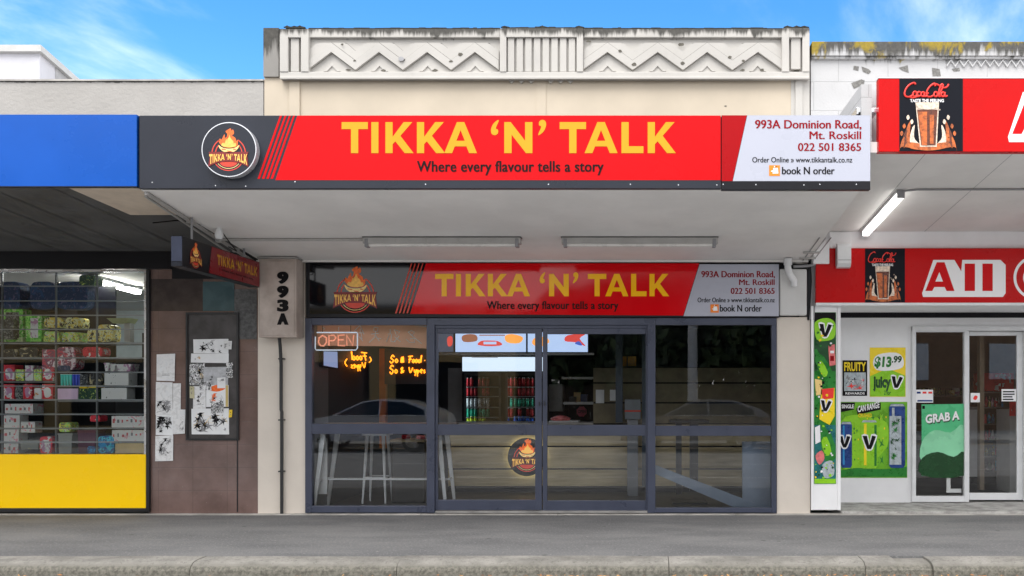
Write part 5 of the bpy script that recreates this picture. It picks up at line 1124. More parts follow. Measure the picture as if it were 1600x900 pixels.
# menu screens
sy = 3.0
def food(mb, mp, kind, a, b, t_, b_):
    w_ = b - a
    if kind == 0:
        mb.flat(smooth([(a + .1 * w_, t_ + 6), (a + .2 * w_, t_ + 3), (a + .3 * w_, t_ + 5), (a + .3 * w_, t_ + 14), (a + .12 * w_, t_ + 15)], 3, True), mp, 1, EM['food_brown']); mb.flat(smooth([(a + .7 * w_, t_ + 6), (a + .8 * w_, t_ + 3), (a + .95 * w_, t_ + 8), (a + .9 * w_, t_ + 17), (a + .73 * w_, t_ + 16)], 3, True), mp, 1, EM['food_orange'])
        mb.flat(smooth([(a + .32 * w_, t_ + 20), (a + .36 * w_, t_ + 14), (a + .45 * w_, t_ + 13), (a + .6 * w_, t_ + 14), (a + .66 * w_, t_ + 20), (a + .5 * w_, t_ + 22)], 3, True), mp, 1, EM['food_red']); mb.flat(rect(a + .40 * w_, a + .58 * w_, t_ + 15, t_ + 19), mp, 2, EM['screen'])
        mb.flat(rect(a + .34 * w_, a + .7 * w_, t_ + 4, t_ + 5.6), mp, 1, EM['food_brown'])
    elif kind == 1: mb.flat(smooth([(a + .08 * w_, t_ + 18), (a + .12 * w_, t_ + 9), (a + .3 * w_, t_ + 8), (a + .36 * w_, t_ + 16), (a + .2 * w_, t_ + 23)], 3, True), mp, 1, EM['food_orange']); mb.flat(smooth([(a + .62 * w_, t_ + 14), (a + .66 * w_, t_ + 5), (a + .95 * w_, t_ + 3), (a + .86 * w_, t_ + 10), (a + .96 * w_, t_ + 22), (a + .8 * w_, t_ + 16)], 3, True), mp, 1, EM['food_red']); mb.flat(smooth([(a + .78 * w_, t_ + 18), (a + .85 * w_, t_ + 14), (a + .9 * w_, t_ + 21)], 3, True), mp, 2, EM['food_blue'])
    else: mb.flat(smooth([(a + .72 * w_, t_ + 10), (a + .85 * w_, t_ + 6), (a + .95 * w_, t_ + 9), (a + .93 * w_, t_ + 20), (a + .76 * w_, t_ + 22)], 3, True), mp, 1, EM['food_red'])
EM = {'screen': emit('screen_light', (.52, .68, 1), .42), 'food_red': emit('screen_red', (.55, .06, .05), .6), 'food_orange': emit('screen_orange', (.7, .28, .06), .7), 'food_brown': emit('screen_brown', (.30, .12, .07), .5), 'food_blue': emit('screen_blue', (.05, .10, .4), .6), 'dim': emit('screen_dim', (.035, .045, .07), .7)}
for i, (a, b, k, lab) in enumerate(((672, 709, 2, 'dim menu screen with red food hung before the neon lettering'), (711, 822.5, 0, 'bright menu screen with burgers hung above the drinks fridge'), (824, 919, 1, 'bright menu screen with fried food hung beside the kitchen rack'))):
    o = thing('menu_screen', lab, 'menu screen', (X((a + b) / 2, sy), sy, Z(550, sy)), 'menu screens over the counter')
    mb = MB(INK); mb.bpx(a, b, 518, 551, sy + .004, sy + .06, ref=sy); part(mb, 'case', o)
    mb = MB(EM['screen']); mp = face(sy); mb.flat(rect(a + .6, b - .6, 519, 550), mp, 0, EM['dim' if k == 2 else 'screen']); food(mb, mp, k, a, b, 519, 550); part(mb, 'display', o)
    mb = MB(GREY); xx = X((a + b) / 2, sy); mb.tube([(xx, sy + .03, Z(519, sy)), (xx, sy + .03, 2.76)], .02, 8); part(mb, 'hanger', o)
mb = MB(WHITE_TRIM); mb.bpx(672, 928, 551.5, 554.5, sy + .0, sy + .12, ref=sy); mb.bpx(735, 775, 556.3, 558, sy + .1, sy + .2, ref=sy); solo(mb, 'shelf_rail', 'thin white rail running under the menu screens', 'rail')
# television on the side wall
o = thing('wall_television', 'flat television on a bracket beside the window, showing plain blue', 'television', (-4.0, 1.2, 1.9))
def tvp(px, py, l=0): yy = FPX * 4.07 / (1000 - px) - D; return Vector((-4.07 + .002 * l, yy, Z(py, yy)))
mb = MB(INK); mb.extrude([tvp(*p) for p in [(503.5, 546.5), (528.3, 547.5), (528.8, 576.5), (503.5, 572.5)]], (-.04, 0, 0)); part(mb, 'case', o)
mb = MB(emit('tv_blue', (.16, .24, .42), .5)); mb.flat([(505.5, 549), (527, 549.5), (527.5, 575), (505.5, 571)], tvp, 1); part(mb, 'screen', o)
mb = MB(GREY); yy = FPX * 4.1 / 484 - D; mb.tube([(-4.10, yy, Z(560, yy)), (-4.16, yy, Z(560, yy))], .03); part(mb, 'bracket', o)
# neon
NEON = emit('neon_orange', (1, .27, .012), 1.35)
def neon(strokes, x0, x1, t_, b_, y, mb, r, mirror=False):
    us = [p[0] for s_ in strokes for p in s_]; vs = [p[1] for s_ in strokes for p in s_]; u0, u1, v0, v1 = min(us), max(us), min(vs), max(vs)
    for s_ in strokes:
        ps = []
        for u, v in smooth(s_, 4):
            f = (u - u0) / (u1 - u0); f = 1 - f if mirror else f
            ps.append((X(x0 + f * (x1 - x0), y), y, Z(t_ + (v - v0) / (v1 - v0) * (b_ - t_), y)))
        mb.tube(ps, r, 6)
LN1 = [[(11, 4), (7, 0), (3, 6), (6, 9), (9, 12), (4, 17), (0, 13)], [(16, 8), (13, 12), (16, 16), (19, 12), (16, 8)], [(30, 16), (29, 4), (27, 10), (27, 15), (31, 14), (32, 3), (33, 16)], [(44, 3), (55, 2)], [(49, 3), (46, 17)], [(45, 9), (52, 9)], [(56, 9), (54, 14), (57, 16), (59, 11), (56, 9)], [(63, 9), (61, 14), (64, 16), (66, 11), (63, 9)], [(71, 9), (68, 14), (71, 16), (74, 10), (76, 0), (74, 16)], [(83, 11), (84, 12)]]
LN2 = [[(9, 25), (5, 22), (1, 28), (5, 31), (8, 35), (4, 41), (0, 36)], [(15, 31), (12, 35), (15, 39), (18, 35), (15, 31)], [(33, 38), (27, 30), (31, 27), (27, 39), (34, 33)], [(46, 26), (49, 38), (55, 27)], [(58, 31), (60, 38), (64, 31), (60, 45)], [(66, 32), (66, 46)], [(66, 33), (70, 34), (67, 39)], [(74, 35), (78, 33), (75, 31), (73, 36), (77, 39)], [(84, 32), (81, 34), (84, 37), (81, 39)]]
ny = 2.3; o = thing('neon_sign', 'glowing orange neon handwriting in two lines on a dark board inside the window', 'neon sign', (X(640, ny), ny, Z(595, ny)))
mb = MB(INT_D); mb.bpx(600, 668, 545, 600, ny + .03, ny + .06, ref=ny); part(mb, 'board', o)
mb = MB(NEON); neon(LN1 + LN2, 609, 664, 555, 588, ny, mb, .009); part(mb, 'neon_tube', o)
mb = MB(INK); mb.bpx(668, 671, 500, 545, ny + .03, ny + .05, ref=ny); part(mb, 'hanger', o)
o = thing('neon_sign', 'back to front reflection of the orange neon lettering, built as tubes on the side wall', 'neon sign', (-4.12, 2.0, 1.8))  # glowing tubes built for the mirror image of the neon handwriting
def wallpt(px, py): yy = FPX * 4.12 / (1000 - px) - D; return (-4.12, yy, Z(py, yy))
mb = MB(NEON)
def neon_mirror_image(strokes, x0, x1, t_, b_):
    us = [p[0] for s_ in strokes for p in s_]; vs = [p[1] for s_ in strokes for p in s_]; u0, u1, v0, v1 = min(us), max(us), min(vs), max(vs)
    for s_ in strokes: mb.tube([wallpt(x0 + (1 - (u - u0) / max(1e-6, u1 - u0)) * (x1 - x0), t_ + (v - v0) / max(1e-6, v1 - v0) * (b_ - t_)) for u, v in smooth(s_, 4)], .009, 6)
neon_mirror_image(LN1[3:9], 549, 573, 549, 563); neon_mirror_image(LN2[3:], 549, 571, 566, 580); neon_mirror_image([[(0, 0), (2, 5), (0, 10)]], 539, 542, 561, 572); neon_mirror_image([[(0, 0), (-2, 6), (1, 10)]], 577, 580, 558, 566); part(mb, 'neon_tube', o)
mb = MB(mat('orange_lit_post', lin(190, 105, 20), .5, var=.2)); mb.bpx(594, 604, 545, 700, 2.55, 2.65, ref=2.6); solo(mb, 'shop_post', 'post with orange neon light painted into its colour beside the handwriting', 'post')  # glow of the neon put into the post's colour
# open sign
oy = .09; o = thing('open_sign', 'rounded neon open sign hanging inside the window corner', 'open sign', (X(525, oy), oy, Z(548, oy)))
def P3(u, v): return (X(u, oy), oy, Z(v, oy))
mb = MB(emit('sign_tube_white', (.55, .66, .78), .28)); mb.tube([P3(*p) for p in [(495, 519.5), (558, 519.5), (558.5, 522), (558.5, 544), (556, 547), (494, 547), (492.5, 544), (492.8, 526)]], .008, 6); part(mb, 'border_tube', o)
mb = MB(emit('sign_tube_red', (.80, .30, .19), .32))
for g in ([(504, 524), (498.5, 528), (497.5, 535), (501, 540), (506, 540.5), (510, 535), (510, 528), (504, 524)], [(514, 540), (514, 524.5), (522, 524), (525, 528), (522, 532), (514.5, 532.5)], [(538, 523.5), (528.5, 523.8), (528.5, 540), (539, 540)], [(528.5, 531), (537, 531)], [(542, 540), (541.5, 523.5), (551.5, 540), (552.5, 523.5)]):
    mb.tube([P3(*p) for p in g], .0105, 6)
part(mb, 'letter_tube', o)
mb = MB(INK); mb.tube([P3(504, 507), P3(504, 519)], .003, 5); mb.tube([P3(548, 507), P3(548, 519)], .003, 5); part(mb, 'hanging_wire', o)
# brown board built in place of a street sign's reflection in the first window
yb2 = .24; o = thing('reflected_sign', 'brown reflection of a lettered sign, built as a board across the window top', 'reflected sign', (X(577, yb2), yb2, Z(545, yb2)))
mb = MB(mat('reflected_sign_brown', (.85, .47, .31), .6, var=.12, vs=3)); mb.extrude([(X(a, yb2), yb2, Z(b, yb2)) for a, b in ((487, 500), (672, 500), (672, 545), (600, 541), (487, 540))], (0, .006, 0)); part(mb, 'reflection_board', o)
mb = MB(WHITE)
CH = [[[(504, 511), (508, 514), (505, 515)]], [[(529.5, 511), (529.5, 517)]], [[(563, 508), (554, 517)], [(563, 509), (569, 522)], [(563, 514), (566, 530)], [(560, 520), (567, 520)], [(562, 526), (567, 533)]], [[(585, 511.5), (591, 512), (590, 518), (584, 517), (585, 511.5)], [(580, 522), (592, 521)], [(587, 518), (586, 527), (577, 535)], [(587, 524), (593, 533)], [(588, 528), (596, 529)]], [[(610, 514), (610, 522)], [(606, 522), (612, 522), (611, 534)], [(604, 534), (608, 524)], [(616, 515), (625, 518), (620, 525), (616, 515)], [(617, 526), (626, 534)], [(624, 525), (616, 534)], [(612, 534), (618, 534)]], [[(638, 519), (643, 516.5), (648, 519), (644, 524), (638, 519)], [(641, 522), (659, 537)], [(635, 530), (640, 535), (648, 535), (648, 529), (641, 529)]]]
for chs in CH:
    for st in chs: mb.tube([(X(u, yb2), yb2 - .006, Z(v, yb2)) for u, v in st], .0055, 5)
part(mb, 'lettering', o)
mb = MB(WHITE_TRIM); mb.tube([(X(487, yb2), yb2, Z(506, yb2)), (X(640, yb2), yb2, Z(507, yb2)), (X(672, yb2), yb2, Z(511, yb2))], .007, 6); part(mb, 'rail', o)
# kitchen
ky = 4.6; o = thing('kitchen_shelf', 'dark kitchen rack with pale shelf edges behind the counter', 'shelf', (X(903, ky), ky + .2, 0))
mb = MB(mat('steel_shelf', (.45, .45, .46), .3, .6)); 
for t_, b_ in ((589, 592.5), (628, 632)): mb.bpx(878, 927, t_, b_, ky - .02, ky + .5, ref=ky)
part(mb, 'shelf', o)
mb = MB(INK); mb.bpx(886, 888, 560, 700, ky + .02, ky + .05, ref=ky); mb.bpx(925, 927, 560, 700, ky + .02, ky + .05, ref=ky); mb.bpx(878, 927, 560, 720, ky + .52, ky + .55, ref=ky); part(mb, 'frame', o)
mb = MB(mat('urn_white', (.5, .5, .5), .3)); mb.bpx(858, 880, 600, 643, ky - .1, ky + .3, ref=ky); mb.bpx(862, 874, 592, 600, ky - .05, ky + .2, ref=ky, m=GREY); solo(mb, 'kitchen_urn', 'pale boxy kitchen appliance beside the dark rack', 'appliance', bev=.02)
for a, b, t_, m_, lab in ((888, 900, 620, GREY, 'grey carton on the middle of the dark kitchen rack'), (907, 917, 616, BLUEC, 'blue carton on the dark kitchen rack'), (896, 906, 613, CREAM, 'cream packet between two cartons on the kitchen rack')):
    mb = MB(m_); mb.bpx(a, b, t_, 628, ky + .1, ky + .3, ref=ky); solo(mb, 'carton', lab, 'carton', 'cartons on the kitchen rack')
mb = MB(mat('pink_sign', lin(200, 40, 80), .4)); mb.extrude([(X(909, ky) + .085 * (1 + .12 * (k % 2)) * math.cos(k * .3927), ky - .05, Z(643, ky) + .085 * (1 + .12 * (k % 2)) * math.sin(k * .3927)) for k in range(16)], (0, .02, 0)); text(mb, 'OPEN', (903, 915, 640.5, 645.5), face(ky - .053), 1, INK); solo(mb, 'round_sticker', 'pink scalloped sticker under the kitchen rack', 'sticker')
mb = MB(mat('tray_white', (.6, .6, .6), .4)); mb.box(X(860, CY + .3), X(905, CY + .3), CY + .1, CY + .5, 1.063, 1.085); mb.lathe([(.14, 0), (.16, .03), (.08, .07), (.02, .08)], (X(876, CY + .3), CY + .3, 1.086), 16, PINK); solo(mb, 'counter_tray', 'white tray with a pink parcel on the counter', 'tray')
for i, (a, b, t_, b_) in enumerate(((931, 944, 609, 630), (953, 963, 609, 626))):
    mb = MB(PAPER); mb.bpx(a, b, t_, b_, CY - .005, CY - .001, ref=CY); solo(mb, 'counter_notice', ('wider white notice on the timber screen', 'narrow white notice on the timber screen')[i], 'notice', 'notices on the timber screen')
hy_ = 2.9; mb = MB(mat('post_blue', lin(30, 48, 66), .4, var=.2)); mb.bpx(962, 973, 520, 660, 1.9, 2.0, ref=1.95); mb.bpx(1003, 1009, 520, 760, 1.9, 2.0, ref=1.95); solo(mb, 'dark_post', 'pair of dark blue partition posts standing before the timber screen', 'partition')
mb = MB(mat('till_grey', lin(110, 115, 122), .35, var=.1)); mb.bpx(976, 1001, 624, 655, 1.8, 2.1, ref=1.8); mb.bpx(976, 1001, 641, 643.5, 1.79, 1.8, ref=1.8, m=FLR); mb.box(X(980, 1.9), X(997, 1.9), 1.85, 2.05, 0.012, Z(655, 1.8)); solo(mb, 'order_kiosk', 'grey ordering kiosk with a red stripe before the timber screen', 'kiosk', bev=.006)
mb = MB(mat('menu_yellow', lin(205, 150, 30), .5, var=.3, vs=30))
for a, b in ((970, 979), (981, 994)): mb.bpx(a, b, 557, 572, CY + .5, CY + .52, ref=CY + .5)
mb.bpx(966, 998, 554, 557, CY + .5, CY + .54, ref=CY + .5, m=INK); mb.bpx(966, 968, 500, 557, CY + .52, CY + .54, ref=CY + .5, m=INK); mb.bpx(996, 998, 500, 557, CY + .52, CY + .54, ref=CY + .5, m=INK)
solo(mb, 'hanging_menu', 'small yellow price boards hanging over the timber screen', 'price board')
# things behind the end window
o = thing('pedestal_table', 'black pedestal table with two square posts behind the end window', 'table', (X(1072, 1.1), 1.1, 0))
mb = MB(mat('table_black', (.012, .013, .016), .35)); mb.bpx(1056, 1065, 655, 772, 1.06, 1.13, ref=1.1); part(mb, 'post', o)
mb = MB(MATS['table_black']); mb.bpx(1078, 1091, 655, 768, 1.2, 1.3, ref=1.2); part(mb, 'post', o)
mb = MB(MATS['table_black']); mb.box(X(1050, 1.1), X(1104, 1.1), .9, 1.5, .012, .03); part(mb, 'base', o)
mb = MB(MATS['table_black']); mb.box(X(1046, 1.1), X(1106, 1.1), .85, 1.5, 1.11, 1.14); part(mb, 'table_top', o)
bl = mat('pale_blue_board', lin(120, 135, 155), .45, var=.08)
mb = MB(bl); mb.extrude([(X(a), .2, Z(b)) for a, b in ((1020, 727), (1182, 789), (1182, 801.5), (1162, 801.5), (1020, 741))], (0, .03, 0)); solo(mb, 'diagonal_brace', 'pale grey plank leaning diagonally behind the end window', 'plank')
mb = MB(bl); mb.bpx(1160, 1212, 690, 802.5, .32, .37, ref=.32); solo(mb, 'pale_board', 'pale blue grey board standing in the corner behind the end window', 'board')
mb = MB(mat('door_white_board', (.45, .45, .46), .5)); mb.bpx(700, 724, 575, 690, 4.2, 4.25, ref=4.2); solo(mb, 'grey_door', 'narrow grey cupboard door beside the drinks fridge', 'cupboard door')
mb = MB(PAPER); mb.bpx(488.5, 511, 685, 772, .28, .30, ref=.28); solo(mb, 'menu_stand_sheet', 'pale sheet standing behind the table legs in the window corner', 'sheet')

# ------------------------------------------------------------------ display of the discount shop
by = .5
rows_py = [535, 559, 595.5, 624, 646.5, 669, 690.5, 709]
o = thing('display_shelf', 'dark display shelving filled with packaged goods behind the discount shop window', 'display shelf', (X(80, by), by + .3, 0))
mb = MB(mat('shelf_board', (.22, .23, .24), .4, var=.1))
for i, p in enumerate(rows_py): mb.box(X(-400, by), X(86 if i in (2, 3) else 150 if i > 0 else 225, by), by + .02, by + .42, Z(p + 2.2, by), Z(p, by))
for p in (559, 603, 626): mb.box(X(89, by), X(225, by), by + .02, by + .42, Z(p + 2, by), Z(p, by))
part(mb, 'shelf', o)
mb = MB(BLK); 
for p in (-160, 3, 88, 222): mb.box(X(p, by) - .015, X(p, by) + .015, by + .03, by + .42, 0, Z(440 if p < 200 else 520, by))
mb.box(X(-400, by), X(150, by), by + .44, by + .46, 0, Z(440, by)); part(mb, 'frame', o)
mb = MB(INT_D); mb.box(X(150, by), X(226, by), by + .44, by + .46, 0, Z(560, by)); part(mb, 'back_board', o)
C_ = lambda *a: tuple(min(.86, 1.9 * q) for q in lin(*a))
PM = {
 'green': printed('pack_green', [C_(120, 205, 80), C_(165, 220, 140), C_(60, 150, 40)], 9), 'slate': printed('pack_slate', [C_(60, 64, 68), C_(110, 112, 110), C_(25, 27, 30)], 16),
 'black': printed('pack_black', [C_(24, 24, 26), C_(150, 140, 110), C_(60, 62, 64)], 16, .35, .56), 'gold': printed('pack_gold', [C_(205, 160, 60), C_(40, 35, 28), C_(230, 205, 140)], 16),
 'red': printed('pack_red', [C_(200, 40, 55), C_(225, 225, 220), C_(150, 25, 40)], 12, .35, .56), 'pinkred': printed('pack_pinkred', [C_(165, 60, 75), C_(205, 165, 170), C_(110, 60, 80)], 10),
 'blue': printed('pack_navy', [C_(14, 40, 72), C_(24, 58, 96), C_(70, 70, 100)], 12, .35, .58), 'dgreen': printed('pack_dark_green', [C_(18, 52, 36), C_(30, 80, 50), C_(160, 190, 80)], 16, .35, .6),
 'mixed': printed('pack_mixed', [C_(60, 70, 72), C_(190, 200, 190), C_(110, 190, 110), C_(215, 180, 60)], 14), 'orange': printed('pack_orange', [C_(225, 120, 50), C_(235, 225, 210)], 12), 
 'white': printed('pack_white', [C_(222, 224, 228), C_(215, 217, 222), C_(205, 120, 130)], 9, .4, .60), 'dots': printed('pack_dots', [C_(222, 228, 216), C_(40, 44, 40)], 22, .4, .66), 'pink': mat('pack_pink', C_(215, 155, 195), .4, var=.1),
 'maroon': mat('pack_maroon', C_(70, 28, 52), .4, var=.25), 'cyan': printed('pack_cyan', [C_(20, 120, 170), C_(50, 160, 200), C_(10, 70, 120)], 10), 'card': mat('cardboard', C_(196, 160, 122), .8, var=.06), 'grey': mat('pack_grey', C_(120, 122, 118), .4, var=.1), 'olive': mat('pack_olive', C_(122, 128, 92), .4, var=.15), 'lilac': printed('pack_lilac', [C_(200, 195, 210), C_(150, 110, 140)], 16)}
items = [
 (2, 32, 440, 484, 'blue', 'navy storage bag on the top shelf beside the window edge'), (48, 87, 440, 484, 'blue', 'broad navy storage bag on the top shelf'), (89, 138, 440, 484, 'blue', 'navy storage bag on the top shelf under the green box'), (125, 148, 430, 446, 'dgreen', 'dark green box balanced on top of the navy bag'),
 (2, 36, 483, 534, 'green', 'tall bright green box, the larger of the two on the upper shelf'), (40, 65, 492, 534, 'green', 'smaller bright green box on the upper shelf'), (11, 31, 500, 531, 'slate', 'grey bottle pack in front of the taller green box'),
 (69, 98, 496, 512, 'gold', 'gold and grey bag, first above the bus shaped tins'), (102, 126, 496, 513, 'gold', 'gold and grey bag, second above the bus shaped tins'), (69, 94, 518, 534, 'mixed', 'bus shaped tin beside the smaller green box'), (97, 123, 519, 534, 'mixed', 'bus shaped tin beside the gold pack'), (137, 152, 515, 534, 'gold', 'small yellow and gold toy pack on the upper shelf'), (153, 176, 507, 534, 'gold', 'gold lunch bag with black stripes'),
 (5, 28, 545, 558, 'black', 'low black toy on the second shelf, first from the window edge'), (31, 60, 543, 558, 'black', 'low black toy on the second shelf beside the red pack'), (66, 86, 546, 578, 'pinkred', 'tall pinkish red pack beside the shelf post'), (88, 118, 542, 578, 'pinkred', 'red backpack with cartoonish print on the second shelf'), (130, 160, 542, 558, 'red', 'rounded red and black toy helmet pack'),
 (6, 23, 570, 595, 'red', 'red pack at the window end of the third shelf'), (25, 38, 577, 595, 'mixed', 'green and yellow blister pack on the third shelf'), (39, 52, 571, 595, 'lilac', 'pale purple blister pack on the third shelf'), (53, 65, 577, 595, 'mixed', 'pale green blister pack on the third shelf'), (67, 84, 571, 595, 'red', 'red pack beside the shelf post on the third shelf'),
 (6, 22, 600, 623.5, 'red', 'red pack at the window end of the fourth shelf'), (24, 36, 604, 623.5, 'slate', 'black pouch on the fourth shelf'), (37, 51, 600, 623.5, 'red', 'red pack in the middle of the fourth shelf'), (54, 66, 606, 623.5, 'orange', 'orange pack on the fourth shelf'), (67, 84, 600, 623.5, 'red', 'red pack beside the shelf post on the fourth shelf'),
 (90, 110, 571, 580, 'blue', 'small blue boxes under the red backpack'), (125, 138, 585, 602, 'slate', 'grey bottles beside the striped cups'), (140, 160, 583, 602, 'black', 'black patterned pouch between cups and spotted boxes'), (164, 171, 567, 580, 'lilac', 'silver tube pack, first of the tubes'), (173, 181, 569, 580, 'lilac', 'silver tube pack, second of the tubes'), (183, 205, 569, 580, 'lilac', 'pale purple pencil box beside the silver tubes'),
 (164, 202, 583, 602, 'dots', 'white spotted box on the upper of two shelves'), (158, 198, 606, 625, 'dots', 'white spotted box directly below the other spotted box'), (90, 122, 607, 625, 'pink', 'plain pink box below the striped cups'), (123, 137, 607, 625, 'dgreen', 'green jar pack with yellow lid beside the pink box'), (138, 152, 606, 625, 'dgreen', 'green jar pack with yellow lid beside the spotted box'),
 (9, 53, 631, 646, 'white', 'long flat white carton on the fifth shelf'), (6, 31, 649, 668.5, 'white', 'white carton with red print, highest of the stack of three'), (6, 30, 671, 690, 'white', 'white carton with red print, middle of the stack of three'), (6, 30, 693, 708.5, 'white', 'white carton with red print, lowest of the stack of three'), (33, 55, 659, 676, 'white', 'white carton beside the stack of three'), (32, 61, 688, 702, 'grey', 'clear plastic tub beside the lowest carton'), (62, 82, 682, 708.5, 'red', 'red toy figure pack on the bottom shelf'),
 (92, 114, 677, 708.5, 'grey', 'grey waste bin standing on the bottom shelf'), (122, 150, 672, 708.5, 'maroon', 'maroon storage tub on the bottom shelf'), (93, 112, 660, 675, 'mixed', 'toy with blue and red parts on top of the grey bin'), (142, 158, 649, 659, 'red', 'bright red cap above the maroon tub'), (138, 150, 697, 708.5, 'cyan', 'small blue and white bag at the foot of the maroon tub'), (153, 179, 681, 708.5, 'cyan', 'large bright blue bag beside the cardboard'), (175, 226, 650, 668, 'white', 'wide white carton, upper of the two by the window edge'), (175, 226, 672, 689.5, 'white', 'wide white carton, lower of the two by the window edge'), (180, 226, 693, 708.5, 'card', 'plain brown cardboard carton on the bottom shelf')]
for a, b, t_, b_, k, lab in items:
    yy = by - R.uniform(0, .02) - (.12 if lab.startswith('grey bottle pack') else 0); dp = R.uniform(.14, .22) if not lab.startswith('grey bottle pack') else .08
    mb = MB(PM[k])
    if 'bag' in lab or 'backpack' in lab or 'helmet' in lab or 'toy' in lab or 'pouch' in lab or 'cap' in lab:
        n_ = 10; w_, h_ = (b - a) / 2, (b_ - t_) / 2; prof = [((a + b) / 2 + w_ * math.copysign(abs(math.cos(u)) ** .45, math.cos(u)), (t_ + b_) / 2 + h_ * math.copysign(abs(math.sin(u)) ** .5, math.sin(u))) for u in [2 * math.pi * (i + .5) / 20 for i in range(20)]]
        mb.extrude([(X(u, by), yy, Z(v, by)) for u, v in prof], (0, dp, 0))
    elif 'tin' in lab: mb.extrude([(X(u, by), yy, Z(v, by)) for u, v in [(a, b_), (a, t_ + 6), (a + 3, t_), (b - 3, t_), (b, t_ + 5), (b, b_)]], (0, dp, 0))
    elif 'waste bin' in lab or 'tub' in lab: mb.extrude([(X(u, by), yy, Z(v, by)) for u, v in [(a + 1.5, b_), (a, t_ + 2), (a - 1, t_ + 2), (a - 1, t_), (b + 1, t_), (b + 1, t_ + 2), (b, t_ + 2), (b - 1.5, b_)]], (0, dp, 0))
    else: mb.bpx(a, b, t_, b_, yy, yy + dp, ref=by)
    if k == 'red' and 'pack' in lab and 'helmet' not in lab and b - a > 13:
        mb.flat(smooth([(a + 3, t_ + 9), (a + 8, t_ + 5), (b - 3, t_ + 9), (b - 4, b_ - 4), (a + 5, b_ - 3)], 3, True), lambda u, v, l=0: Vector((X(u, by), yy - .002, Z(v, by))), 0, PM['lilac'])
    if k == 'green': mb.flat(rect(a + 8, b - 5, t_ + 5, b_ - 6), lambda u, v, l=0: Vector((X(u, by), yy - .002, Z(v, by))), 0, PM['lilac'] if a > 30 else PM['slate'])
    if k == 'dgreen' and 'jar' in lab: mb.bpx(a + 1, b - 1, t_ - 4, t_, yy + .01, yy + dp, ref=by, m=PYEL)
    if k == 'white':
        for j in range(int((b - a) / 7)): mb.flat(rect(a + 2 + 7 * j, a + 5 + 7 * j + R.uniform(-1, 1), t_ + 4 + R.uniform(0, 3), t_ + 8 + R.uniform(0, 3)), lambda u, v, l=0: Vector((X(u, by), yy - .002, Z(v, by))), 0, (PINK, GREY, PINK)[j % 3])
    nm = 'backpack' if 'backpack' in lab else 'storage_bag' if 'bag' in lab else 'waste_bin' if 'bin standing' in lab else 'storage_tub' if 'tub' in lab else 'carton' if 'carton' in lab or 'box' in lab else 'toy_pack' if 'toy' in lab else 'goods_pack'
    solo(mb, nm, lab, nm.replace('_', ' '), 'goods in the discount shop window', .006)
for k in range(7):
    mb = MB(mat(('cup_teal', 'cup_blue')[k > 3], (C_(40, 170, 160), C_(50, 70, 170))[k > 3], .3, var=0)); x_ = X(93 + 4.6 * k, by); mb.lathe([(.013, 0), (.018, .145), (.017, .146)], (x_, by + .05, Z(602.5, by)), 12)
    mb.lathe([(.0185, 0), (.0185, .006)], (x_, by + .05, Z(602.5, by) + .146), 12, WHITE)
    solo(mb, 'striped_cup', '%s plastic cup, %s in the row above the pink box' % (('teal', 'blue')[k > 3], ORD[k]), 'cup', 'cups in the discount shop window')
o = thing('folding_stand', 'olive green funnel shaped stand on the upper shelf', 'stand', (X(192, by), by, Z(534, by)))
mb = MB(PM['olive']); mb.extrude([(X(u, by), by, Z(v, by)) for u, v in ((166, 497), (203, 497), (197, 505), (176, 505))], (0, .2, 0)); part(mb, 'top', o)
mb = MB(CONDUIT); mb.bpx(194, 203, 505, 534, by, by + .1, ref=by); part(mb, 'post', o)
o = thing('security_grille', 'grey horizontal bar grille closing the discount shop window', 'security grille', (X(113), .16, 1))
mb = MB(mat('grille_bar', (.30, .32, .34), .35, .5, var=.1))
for p in (447, 470, 492.5, 514.5, 536.5, 559, 581.5, 603, 624.5, 647, 669, 690.5): mb.box(X(-300, .16), X(227, .16), .152, .168, Z(p + 1.1, .16), Z(p - .7, .16))
part(mb, 'bar', o)
mb = MB(mat('grille_post', (.16, .17, .18), .4, .4))
for p in (3, 87, 151): mb.box(X(p, .17) - .009, X(p, .17) + .009, .17, .19, Z(711, .17), Z(424, .17))
part(mb, 'post', o)
for x0, x1, ya, yb_, lab in ((-7.26, -7.46, .62, 2.15, 'lit fluorescent tube on the discount shop ceiling beyond the olive stand'), (-9.8, -10.15, 2.4, 3.9, 'lit fluorescent tube deep in the discount shop behind the navy bags')):
    zc = Z(419); o = thing('ceiling_light', lab, 'light fitting', (x0, ya, zc - .1), 'tubes in the discount shop'); v_ = (x1 - x0, yb_ - ya, 0)
    mb = MB(WHITE_TRIM); mb.extrude([(x0 - .06, ya, zc), (x0 + .06, ya, zc), (x0 + .06, ya, zc - .04), (x0 - .06, ya, zc - .04)], v_); part(mb, 'housing', o)
    mb = MB(emit('shop_tube', (1, .98, .93), 34)); mb.extrude([(x0 - .03, ya, zc - .041), (x0 + .03, ya, zc - .041), (x0 + .03, ya, zc - .09), (x0 - .03, ya, zc - .09)], v_); part(mb, 'tube', o)

